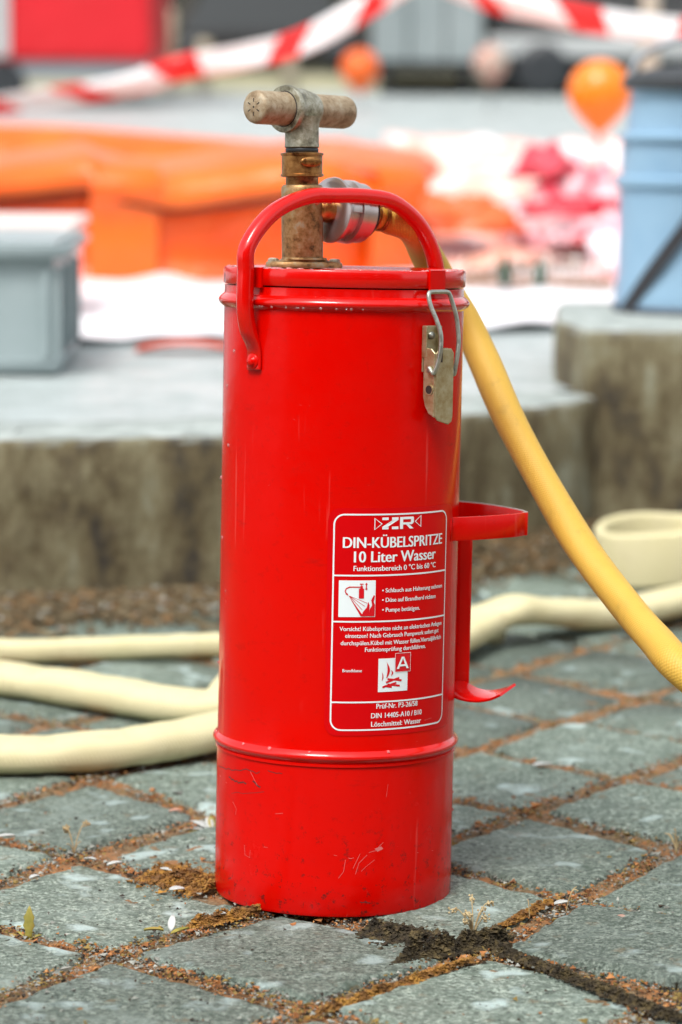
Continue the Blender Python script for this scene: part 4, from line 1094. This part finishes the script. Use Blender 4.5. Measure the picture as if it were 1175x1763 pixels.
# crumpled red and white heap under the balloon
def heap(name, c, d, mat, label, cat='plastic heap', seed=0, amp=.45):
    V = []; Fq = []; N, K = 48, 20
    for k in range(K+1):
        el = math.pi/2*k/K
        for i in range(N):
            a = 2*math.pi*i/N; dv = Vector((math.cos(a)*math.cos(el), math.sin(a)*math.cos(el), math.sin(el)))
            r_ = 1+amp*noise.noise(dv*1.8+Vector((seed, 0, 0)))+amp*.6*(abs(noise.noise(dv*4+Vector((0, seed, 0))))*2-.4)
            V.append((dv.x*d[0]*r_, dv.y*d[1]*r_, dv.z*d[2]*r_))
    for k in range(K):
        for i in range(N): j = (i+1) % N; Fq.append((k*N+i, k*N+j, (k+1)*N+j, (k+1)*N+i))
    o = mk(name, V, Fq, mat, loc=c); tag(o, label, cat); return o
m_, nt, b_ = nt_new('red_white_plastic'); v_ = objvec(nt)
mp = nt.nodes.new('ShaderNodeMapping'); mp.inputs['Rotation'].default_value = (.3, .5, 0); mp.inputs['Scale'].default_value = (3, 3, 6); nt.links.new(v_, mp.inputs['Vector'])
nn = noise_node(nt, mp.outputs[0], 1, 2, .5, 1)
nt.links.new(ramp(nt, nn, [(.38, (.88, .80, .84)), (.50, (.85, .50, .55)), (.58, (.70, .03, .07)), (.68, (.62, .01, .05))]), b_.inputs['Base Color']); b_.inputs['Roughness'].default_value = .35; M['rw'] = m_
q = at(975, 340, 7.3); heap('tape_heap', (q.x, 7.3, zup(7.3)+.06), (.17, .20, .17), M['rw'], 'crumpled red and white barrier plastic heap below the orange balloon', seed=3)
q = at(1040, 300, 7.0); heap('tape_heap', (q.x+.07, 6.9, zup(7)), (.12, .16, .15), M['rw'], 'smaller red and white plastic heap beside the blue container', seed=9)
q = at(780, 325, 7.15); heap('orange_fold', (q.x, 7.15, zup(7.15)+.10), (.17, .10, .085), flat('red_orange_sheet', (.80, .13, .03), .4), 'red orange flap of sheeting between the basin and the barrier plastic', 'plastic sheet', 5, .3)
q = at(985, 350, 7.0); heap('red_fold', (q.x, 6.98, q.z-.03), (.13, .05, .045), flat('deep_red_sheet', (.55, .008, .03), .4), 'deep red fold of plastic low beside the blue canister', 'plastic sheet', 6, .3)
q = at(935, 268, 7.3); heap('red_fold', (q.x, 7.22, q.z-.05), (.08, .10, .075), flat('crimson_sheet', (.60, .05, .08), .4), 'crimson fold of plastic at the top left of the barrier plastic heap', 'plastic sheet', 8, .3)
# low slatted rack with green bottles
rk = empty('slatted_rack', (at(925, 460, 6.5).x, 6.5, .235), 'low rack of pale and rusty pegs at right before the pink sheeting', 'rack')
cw = [flat('peg_pale', (.82, .74, .66), .5), flat('peg_rust', (.34, .18, .10), .6)]
b = MB(); b.box((0, 0, .006), (.34, .06, .012)); b.build('base', cw[1], rk, smooth=False)
proto = None
for k in range(22):
    x = -.165+.33*k/21
    b = MB(); hgt = .055+.012*math.sin(k*1.7); b.lathe([(.0045, .012), (.0045, hgt-.004), (.002, hgt)], 8, M4=Matrix.Translation((x, 0, 0))); b.build('peg', cw[k % 2], rk)
for px, lab in ((870, 'dark green bottle in the rack, left one'), (930, 'dark green bottle in the rack, right one')):
    p = at(px, 450, 6.43); b = MB(); b.lathe([(.010, 0), (.012, .002), (.012, .045), (.006, .058), (.005, .07), (.006, .072)], 16)
    o = b.build('green_bottle', flat('green_glass', (.02, .09, .07), .25), loc=(p.x, 6.43, .236)); tag(o, lab, 'bottle', 'green bottles by the rack')

# blue container on the block wall
M['blue'] = mat_noise('pale_blue_plastic', [(.22, .37, .52), (.28, .44, .58)], 6, .4)
q = at(1168, 522, YB+.36); zb0 = ztop+.001
e = empty('blue_canister', (q.x, YB+.36, zb0), 'pale blue round canister with black lid and strap on the block wall', 'canister')
hC = at(1168, 150, YB+.36).z-zb0
prof = [(.085, 0), (.104, .003), (.106, .012), (.106, .03), (.101, .06), (.1005, hC*.55), (.1075, hC*.565), (.1075, hC*.60), (.099, hC*.61), (.098, hC*.76), (.106, hC*.77), (.106, hC*.79), (.092, hC*.80), (.086, hC*.97), (.09, hC)]
b = MB(); b.lathe(prof, 64); b.build('body', M['blue'], e, sharpen=40)
b = MB(); b.lathe([(.088, hC-.004), (.100, hC-.003), (.100, hC+.012), (.093, hC+.018), (.05, hC+.03), (.0, hC+.034)], 64, cap1=False); b.build('lid', flat('black_lid', (.035, .04, .045), .5), e, sharpen=40)
b = MB(); b.lathe([(.104, .0), (.110, .0), (.110, .010), (.104, .010)], 64, False, False); b.build('foot_ring', flat('dark_foot', (.06, .08, .11), .5), e)
pth = [Vector((math.sin(a)*.1075, -math.cos(a)*.1075, z)) for a, z in [(R_(-58+ t*100), .004+.26*t**1.1) for t in np.linspace(0, 1, 24)]]
b = MB(); b.sweep(pth, rrect(.030, .003, .001, 2), up=pth[0]-Vector((0, 0, pth[0].z)));
b2 = MB()
for i, p in enumerate(pth):
    n_ = Vector((p.x, p.y, 0)).normalized(); t = (pth[min(i+1, 23)]-pth[max(i-1, 0)]).normalized(); sdv = n_.cross(t)
    b2.v += [tuple(p+sdv*.011), tuple(p+n_*.003+sdv*.011), tuple(p+n_*.003-sdv*.011), tuple(p-sdv*.011)]
    b2.uv += [(0, 0)]*4
for i in range(23):
    for j in range(4): k = (j+1) % 4; b2.f.append((i*4+j, i*4+k, i*4+4+k, i*4+4+j))
b2.build('strap', flat('black_webbing', (.03, .03, .035), .8), e, smooth=False)
b = MB(); b.sweep(catmull([Vector((-.09, 0, hC+.01)), Vector((-.07, 0, hC+.05)), Vector((0, 0, hC+.075)), Vector((.07, 0, hC+.05)), Vector((.09, 0, hC+.01))], 8), circ(.006, 10)); b.build('bail_handle', flat('grey_bail', (.30, .33, .36), .5), e)

# balloons
def balloon(px, py, r, Y, mat, label, tail=True, group='balls and balloons in the background'):
    c = at(px, py, Y); e = empty('balloon', c, label, 'balloon', group)
    prof = [(0, r)]+[(r*math.sin(math.pi*i/18), r*math.cos(math.pi*i/18)) for i in range(1, 13)]
    z_ = prof[-1][1]; prof += [(r*.64, -r*.80), (r*.40, -r*1.05), (r*.18, -r*1.22), (r*.07, -r*1.30), (r*.11, -r*1.37)]
    b = MB(); b.lathe(list(reversed(prof)), 40, True, False); b.build('skin', mat, e)
    zg = zup(Y)
    if tail:
        b = MB(); b.sweep([Vector((0, 0, -r*1.3)), Vector((.01, 0, -r*1.3-(c.z-r*1.3-zg)*.5)), Vector((0, 0, zg-c.z+.0))], circ(.004, 6)); b.build('string', M['rub'], e)
    return e
M['ball'] = flat('orange_rubber', (.88, .22, .01), .3)
balloon(1033, 158, .086, 7.9, M['ball'], 'large orange balloon floating left of the blue canister')
balloon(620, 118, .115, 17.5, flat('red_orange_rubber', (.75, .12, .01), .35), 'red orange balloon blurred far behind the grip bar')
balloon(845, 108, .105, 17.5, mat_noise('mottled_rubber', [(.50, .10, .06), (.45, .32, .26), (.30, .34, .30)], 9, .4), 'red and white mottled balloon in front of the dark trailer')

# barrier tape
m_, nt, b_ = nt_new('barrier_tape'); uv = nt.nodes.new('ShaderNodeUVMap').outputs[0]; sx = nt.nodes.new('ShaderNodeSeparateXYZ'); nt.links.new(uv, sx.inputs[0])
fr_ = mth(nt, 'FRACT', mth(nt, 'MULTIPLY', sx.outputs[0], 3.15)); nt.links.new(mix(nt, mth(nt, 'GREATER_THAN', fr_, .66), (.86, .87, .88), (.80, .02, .02)), b_.inputs['Base Color']); b_.inputs['Roughness'].default_value = .35; M['tape'] = m_
def tape(pts, Y, w, label, tw):
    P = catmull([at(x, y, Y_) for x, y, Y_ in pts], 14); c = P[0].copy(); V = []; uvs = []; Fq = []; L = 0; n = len(P)
    for i, p in enumerate(P):
        if i: L += (P[i]-P[i-1]).length
        t = (P[min(i+1, n-1)]-P[max(i-1, 0)]).normalized(); u = Vector((0, 0, 1)); u = (u-t*u.dot(t)).normalized(); s_ = t.cross(u)
        a = tw(i/(n-1)); d = u*math.cos(a)+s_*math.sin(a); nn = t.cross(d)
        for k, q in enumerate((-.5, -.25, 0, .25, .5)):
            V.append(p+d*w*q+nn*.006*math.sin(k*1.5+i*.1)-c); uvs.append((L+.10*(q+.5)*math.sin(i*.05), q+.5))
    for i in range(n-1):
        for k in range(4): Fq.append((i*5+k, (i+1)*5+k, (i+1)*5+k+1, i*5+k+1))
    o = mk('barrier_tape', V, Fq, M['tape'], uvs=uvs, loc=c); md = o.modifiers.new('thick', 'SOLIDIFY'); md.thickness = .0015
    tag(o, label, 'barrier tape', 'red and white barrier tapes strung across the background'); return o
tape([(-260, 140, 9.2), (-60, 180, 9), (80, 168, 8.9), (220, 148, 8.8), (310, 118, 8.7), (420, 98, 8.8), (520, 72, 8.9), (620, 18, 9), (720, -45, 9), (800, -110, 9)], 9, .074, 'twisted red white barrier tape sagging at upper left', lambda t: .5*math.sin(t*7)+.2)
tape([(600, -120, 9), (720, -55, 9), (830, -5, 8.8), (930, 17, 8.7), (1040, 38, 8.7), (1175, 52, 8.8), (1400, 60, 9)], 9, .076, 'red white barrier tape crossing the upper right corner', lambda t: .25*math.sin(t*5)+.1)

# pole at the right
q = at(1119, 100, 10.5); b = MB(); b.lathe([(.034, 0), (.034, 2.6), (.02, 2.62)], 20); b.lathe([(.09, 0), (.09, .02), (.05, .03)], 20)
o = b.build('pole', flat('beige_pole', (.40, .36, .29), .6), loc=(q.x, 10.5, zup(10.5)), sharpen=40); tag(o, 'beige metal pole rising behind the blue canister', 'pole')

# ================================================================ FAR BACKGROUND (about 20 m away)
def far(px, py, Y=21): return at(px, py, Y)
# kerb with dry grass strip
b = MB(); b.box((0, 21.0, zup(21)+.05), (60, .25, .13)); o = b.build('kerb', mat_noise('yellowish_kerb', [(.42, .40, .26), (.55, .52, .36)], 2, .8, world=True), smooth=False); tag(o, kind='structure')
b = MB(); b.add([(-60, 21.6, zup(21.6)+.08), (60, 21.6, zup(21.6)+.08), (60, 60, .9), (-60, 60, .9)], [(0, 1, 2, 3)]); o = b.build('verge', mat_noise('dry_verge', [(.10, .10, .06), (.26, .24, .15)], 1.2, .9, world=True), smooth=False); tag(o, kind='structure')
# red trailer at left
Yt = 17.5; zb_t = at(100, 105, Yt).z; xr = at(262, 60, Yt).x; zg = zup(Yt)
e = empty('red_trailer', (xr-1.5, Yt+.9, zg), 'red canvas trailer with grey chassis at the upper left', 'trailer')
h0 = zb_t-zg
b = MB(); b.box((0, 0, h0+.75), (3.0, 1.8, 1.5)); o = b.build('canopy', mat_noise('red_canvas', [(.48, .0, .004), (.58, .001, .010)], 2, .5, .5, 5, bdist=.04), e, smooth=False); bevel(o, .05, 3)
b = MB(); b.box((.05, 0, h0-.055), (2.8, 1.7, .11)); b.build('chassis', flat('grey_chassis', (.22, .25, .27), .6), e, smooth=False)
b = MB(); b.box((.60, -.912, h0+.75), (.10, .02, 1.45)); b.build('post', flat('grey_post', (.38, .42, .42), .5), e, smooth=False)
for x in (-.9, .6):
    b = MB(); b.lathe([(.08, -.07), (.13, -.07), (.14, -.05), (.14, .05), (.13, .07), (.08, .07)], 24, M4=Matrix.Translation((x, -.8, .14)) @ Matrix.Rotation(math.pi/2, 4, 'X')); b.build('wheel', M['rub'], e)
# grey cabinet / box trailer
Yc = 20.2; q0 = at(640, 105, Yc); q1 = at(832, 105, Yc); zg = zup(Yc); w = q1.x-q0.x
e = empty('grey_container', ((q0.x+q1.x)/2, Yc+.6, zg), 'light grey panelled container in the background above the coupling', 'container')
zl = q0.z-zg
for k in range(3):
    b = MB(); b.box((-w/2+w*(k+.5)/3, 0, zl+1.0), (w/3-.012, 1.2, 2.0)); bevel(b.build('panel', mat_noise('grey_panel', [(.20, .245, .25), (.26, .30, .305)], 2, .5), e, smooth=False), .01)
b = MB(); b.box((0, 0, zl-.04), (w-.06, 1.1, .07)); b.box((-w/2+.1, 0, (zl-.075)/2), (.06, .9, zl-.075)); b.box((w/2-.1, 0, (zl-.075)/2), (.06, .9, zl-.075)); b.build('skid', M['rub'], e, smooth=False)
# dark trailer with pale sill
q0 = at(835, 100, Yc); q1 = at(1100, 100, Yc); zg = zup(Yc); w = 2.6
e = empty('dark_vehicle', (q0.x+w/2+.02, Yc+.8, zg), 'dark parked vehicle with pale lower body panel behind the orange balloon', 'vehicle')
zs0, zs1 = at(900, 98, Yc).z-zg, at(900, 62, Yc).z-zg
b = MB(); b.box((0, 0, (zs0+zs1)/2), (w, 1.5, zs1-zs0)); bevel(b.build('sill', flat('pale_sill', (.40, .42, .42), .4), e, smooth=False), .02)
b = MB(); b.box((0, 0, zs1+.55), (w-.06, 1.44, 1.1)); bevel(b.build('upper_body', mat_noise('dark_body', [(.02, .022, .024), (.06, .06, .06)], 3, .4), e, smooth=False), .05)
b = MB(); b.box((0, .1, (zs0+.05)/2), (w-.2, 1.1, zs0-.05)); b.build('underbody', M['rub'], e, smooth=False)
for x in (-w/2+.38, w/2-.5):
    b = MB(); b.lathe([(.09, -.08), (.17, -.08), (.19, -.05), (.19, .05), (.17, .08), (.09, .08)], 28, M4=Matrix.Translation((x, -.69, .19)) @ Matrix.Rotation(math.pi/2, 4, 'X')); b.build('wheel', M['rub'], e)
# dark shed and posts behind the tape
b = MB(); q0 = at(268, 60, 24); q1 = at(655, 60, 24); w = q1.x-q0.x
e = empty('dark_car', ((q0.x+q1.x)/2, 24.4, zup(24)+.1), 'dark parked car seen blurred behind the barrier tape', 'car')
b.box((0, 0, .18), (w, 1.4, .22)); bevel(b.build('body', mat_noise('car_dark', [(.012, .013, .014), (.03, .03, .03)], 3, .5, spec=.25), e, smooth=False), .06, 3)
b = MB(); V = [(-w*.38, -.6, .29), (w*.36, -.6, .29), (w*.26, -.45, .62), (-w*.28, -.45, .62), (-w*.38, .6, .29), (w*.36, .6, .29), (w*.26, .45, .62), (-w*.28, .45, .62)]
b.add(V, [(0, 1, 2, 3), (5, 4, 7, 6), (4, 0, 3, 7), (1, 5, 6, 2), (3, 2, 6, 7)]); b.build('cabin', flat('car_glass', (.02, .025, .028), .5, 0, .2), e, smooth=False)
for x in (-w*.32, w*.32):
    b = MB(); b.lathe([(.05, -.06), (.12, -.06), (.13, -.04), (.13, .04), (.12, .06), (.05, .06)], 24, M4=Matrix.Translation((x, -.66, .10)) @ Matrix.Rotation(math.pi/2, 4, 'X')); b.build('wheel', M['rub'], e)
    b = MB(); b.lathe([(.0, -.063), (.06, -.063), (.06, -.055)], 16, False, False, M4=Matrix.Translation((x, -.66, .10)) @ Matrix.Rotation(math.pi/2, 4, 'X')); b.build('hub', flat('hub_grey', (.5, .52, .52), .3, .5), e)
for px, hgt, lab in ((292, .55, 'beige bollard at the right end of the red trailer'), (352, .34, 'second pale bollard right of the red trailer'), (500, .30, 'short bollard behind the tape near the grip bar')):
    q = at(px, 148, 20.6); b = MB(); b.lathe([(.05, 0), (.05, hgt), (.035, hgt+.02), (0, hgt+.025)], 20, cap1=False); o = b.build('bollard', flat('bollard', (.42, .36, .26), .6), loc=(q.x, 20.6, zup(20.6))); tag(o, lab, 'bollard', 'bollards along the far kerb')
# hedge with gaps behind
def hedge(name, x0, x1, y, h, n, mat, label, seed=0):
    r = np.random.default_rng(seed); P = np.stack([r.uniform(x0, x1, n), y+r.normal(0, .35, n), .5+r.uniform(0, 1, n)**.8*h], 1)
    top = np.array([h*(.8+.35*noise.noise(Vector((p[0]*.8, seed, 0)))) for p in P]); P = P[P[:, 2] < top+.5]; n = len(P)
    s = r.uniform(.03, .075, n); A = r.normal(size=(n, 3)); A /= np.linalg.norm(A, axis=1)[:, None]; B = np.cross(A, r.normal(size=(n, 3))); B /= np.linalg.norm(B, axis=1)[:, None]
    V = np.stack([P-A*s[:, None], P+B*s[:, None]*.5, P+A*s[:, None], P-B*s[:, None]*.5], 1).reshape(-1, 3)
    c = Vector(((x0+x1)/2, y, .5)); Fq = np.arange(4*n).reshape(-1, 4)
    e = empty(name, c, label, 'hedge'); mk('foliage', (V-np.array(c)).tolist(), Fq.tolist(), mat, e, False)
    b = MB()
    for k in range(int((x1-x0)*2)):
        x = x0+(k+.5)/2; b.sweep([Vector((x, y, .4)), Vector((x+.1*math.sin(k), y, .5+h*.4)), Vector((x+.2*math.sin(k*2), y+.1, .5+h*.8))], circ(.03, 6))
    b.v = [tuple(Vector(q)-c) for q in b.v]; b.build('stems', mat_noise('bark', [(.04, .03, .02), (.09, .07, .05)], 9, .9), e)
M['hleaf'] = mat_noise('hedge_leaf', [(.012, .02, .010), (.035, .05, .022), (.07, .09, .05)], 1.6, .6, world=True)
hedge('hedge', -9, -1.5, 26.5, 2.6, 14000, M['hleaf'], 'dark leafy hedge behind the red trailer at left', 2)
hedge('hedge', -1.4, 3.0, 27.5, 2.4, 12000, M['hleaf'], 'dark leafy hedge behind the parked car and container', 5)
hedge('hedge', 3.1, 10, 26.5, 2.6, 12000, M['hleaf'], 'dark leafy hedge behind the vehicle at right', 8)
b = MB(); b.box((0, 30, 1.9), (50, .3, 3)); o = b.build('far_wall', mat_noise('far_brick', [(.05, .045, .04), (.11, .10, .09)], 1, .8, world=True), smooth=False); tag(o, 'dark boundary wall far behind the hedges', 'wall')

# unseen building added behind the viewer to darken the reflections in the paint
e = empty('added_building', (0, -11, -.02), 'added dark building with pale windows, unseen behind the viewer', 'building')
b = MB(); b.box((0, 0, 3.6), (34, 5, 7.2)); b.build('wall', mat_noise('dark_brick', [(.035, .022, .018), (.08, .05, .04)], 3, .85, world=True), e, smooth=False)
b = MB(); b.box((0, 0, 7.35), (34.6, 5.6, .3)); b.build('roof', flat('roof_slab', (.05, .05, .055), .8), e, smooth=False)
pane = flat('window_pane', (.42, .46, .50), .25)
for kx in range(-5, 6):
    for kz in (1.4, 4.6):
        b = MB(); b.box((kx*3.0+.7, 2.53, kz+.8), (1.2, .06, 1.6)); b.build('window', pane, e, smooth=False)
# ================================================================ WATER DROPS ON THE BUCKET
m_, nt, b_ = nt_new('water_drop'); b_.inputs['Transmission Weight'].default_value = .85; b_.inputs['IOR'].default_value = 1.33; b_.inputs['Roughness'].default_value = .02; b_.inputs['Base Color'].default_value = (1, .9, .9, 1)
b = MB()
def drop(c, nrm, r, k=.55):
    q = nrm.to_track_quat('Z', 'Y').to_matrix().to_4x4(); S_ = Matrix.Diagonal((1, 1, k, 1))
    b.lathe([(r*math.cos(t), r*math.sin(t)) for t in (0, .35, .75, 1.15, 1.57)], 9, False, False, M4=Matrix.Translation(c) @ q @ S_)
for k in range(90):     # on the lid rim and lid
    a = random.uniform(-1.5, 1.5); drop(cp_(a, lt-.0002, BR-random.uniform(.0, .012)), Vector((0, 0, 1)), random.uniform(.0008, .0022))
for k in range(14):
    a = random.uniform(-1.4, 1.4); drop(cp_(a, zb2-.0035, BR+.0042), Vector((math.sin(a), -math.cos(a), -.5)).normalized(), random.uniform(.0007, .0014))
for k in range(6):
    a = random.uniform(-1.5, 1.5); drop(cp_(a, zb1+.0045, BR+.0022), Vector((math.sin(a), -math.cos(a), .5)).normalized(), random.uniform(.0009, .0022))
for k in range(10):
    a = random.uniform(-1.55, -1.2) if k % 2 else random.uniform(.9, 1.5); drop(cp_(a, random.uniform(.14, .53), BR), Vector((math.sin(a), -math.cos(a), 0)), random.uniform(.0005, .0011), .5)
for a, z in ((-1.25, .44), (-1.1, .47), (-1.5, .36), (-1.52, .20), (1.5, .075), (1.53, .09), (-1.2, .39), (-1.35, .31)):
    drop(cp_(a, z), Vector((math.sin(a), -math.cos(a), 0)), random.uniform(.0014, .002), .8)
for k in range(34):     # hanging under the arch
    i = random.randint(55, 115); p = catmull(pts, 10)[i] if False else None
o = b.build('water_drops', m_, bk); o['kind'] = 'stuff'
b = MB()
hp = [Vector(q) for q in hnd.data.vertices[0:0]]
harch = catmull([Vector(p) for p in [hd*(W*.45)+Vector((0, 0, lt+hz*.965)), hd*(W*.12)+Vector((0, 0, lt+hz*1.0)), hd*(-W*.22)+Vector((0, 0, lt+hz*1.0)), hd*(-W*.52)+Vector((0, 0, lt+hz*.93))]], 10)
for k in range(26):
    p = random.choice(harch)+hd*random.uniform(-.003, .003); drop(p-Vector((0, 0, .0054)), Vector((0, 0, -1)), random.uniform(.0009, .0019), .9)
for k in range(14):
    p = random.choice(harch)+hd*random.uniform(-.003, .003); drop(p+Vector((0, 0, .0055)), Vector((0, 0, 1)), random.uniform(.0008, .0014), .6)
o = b.build('hanging_drops', m_, hnd); o['kind'] = 'stuff'

b = MB()
for pts_, w_ in (([(378, 1318), (400, 1326), (420, 1325), (455, 1330)], .0009), ([(395, 1338), (412, 1347), (428, 1350)], .0016), ([(436, 1345), (452, 1357)], .0018), ([(462, 1329), (492, 1332)], .0008), ([(400, 1365), (470, 1362)], .0005), ([(620, 1553), (640, 1556)], .0010)):
    P_ = [cyl(x, y) for x, y in pts_]; P_ = [(P_[i][0]+(P_[i+1][0]-P_[i][0])*t/6, P_[i][1]+(P_[i+1][1]-P_[i][1])*t/6+random.gauss(0, .0005)) for i in range(len(P_)-1) for t in range(6)]
    ribbon(b, P_, w_*.8, BR+.00050)
b.build('grime_marks', flat('grime', (.10, .012, .01), .8), body, smooth=False)
# scratches on the skirt: pale hairlines with chipped spots
b = MB()
def scratch(pts, w):
    P = [cyl(x, y) for x, y in pts]; ribbon(b, P, w*.5, BR+.00055)
for s_ in (([(575, 1472), (605, 1478), (640, 1466), (658, 1462)], .0007), ([(595, 1480), (592, 1500), (583, 1512)], .0006), ([(620, 1470), (608, 1495)], .0006), ([(632, 1472), (618, 1486), (612, 1505)], .0006), ([(645, 1480), (630, 1492), (622, 1500)], .0005), ([(650, 1460), (660, 1450)], .0008), ([(718, 1468), (745, 1464)], .0006),
           ([(422, 1455), (423, 1472), (431, 1476), (432, 1464)], .0006), ([(402, 1380), (408, 1392), (407, 1402)], .0006), ([(380, 1335), (392, 1348)], .0006), ([(432, 1328), (444, 1352)], .0006), ([(475, 1401), (488, 1400)], .0006), ([(455, 1458), (462, 1459)], .0006), ([(668, 1350), (665, 1372)], .0004), ([(730, 1240), (742, 1236)], .0005)):
    scratch(*s_)
poly(b, [cyl(645, 1461), cyl(650, 1466), cyl(660, 1461), cyl(656, 1457)], BR+.00055)
o = b.build('scratches', flat('scratch_pale', (.66, .16, .15), .6), body, smooth=False)
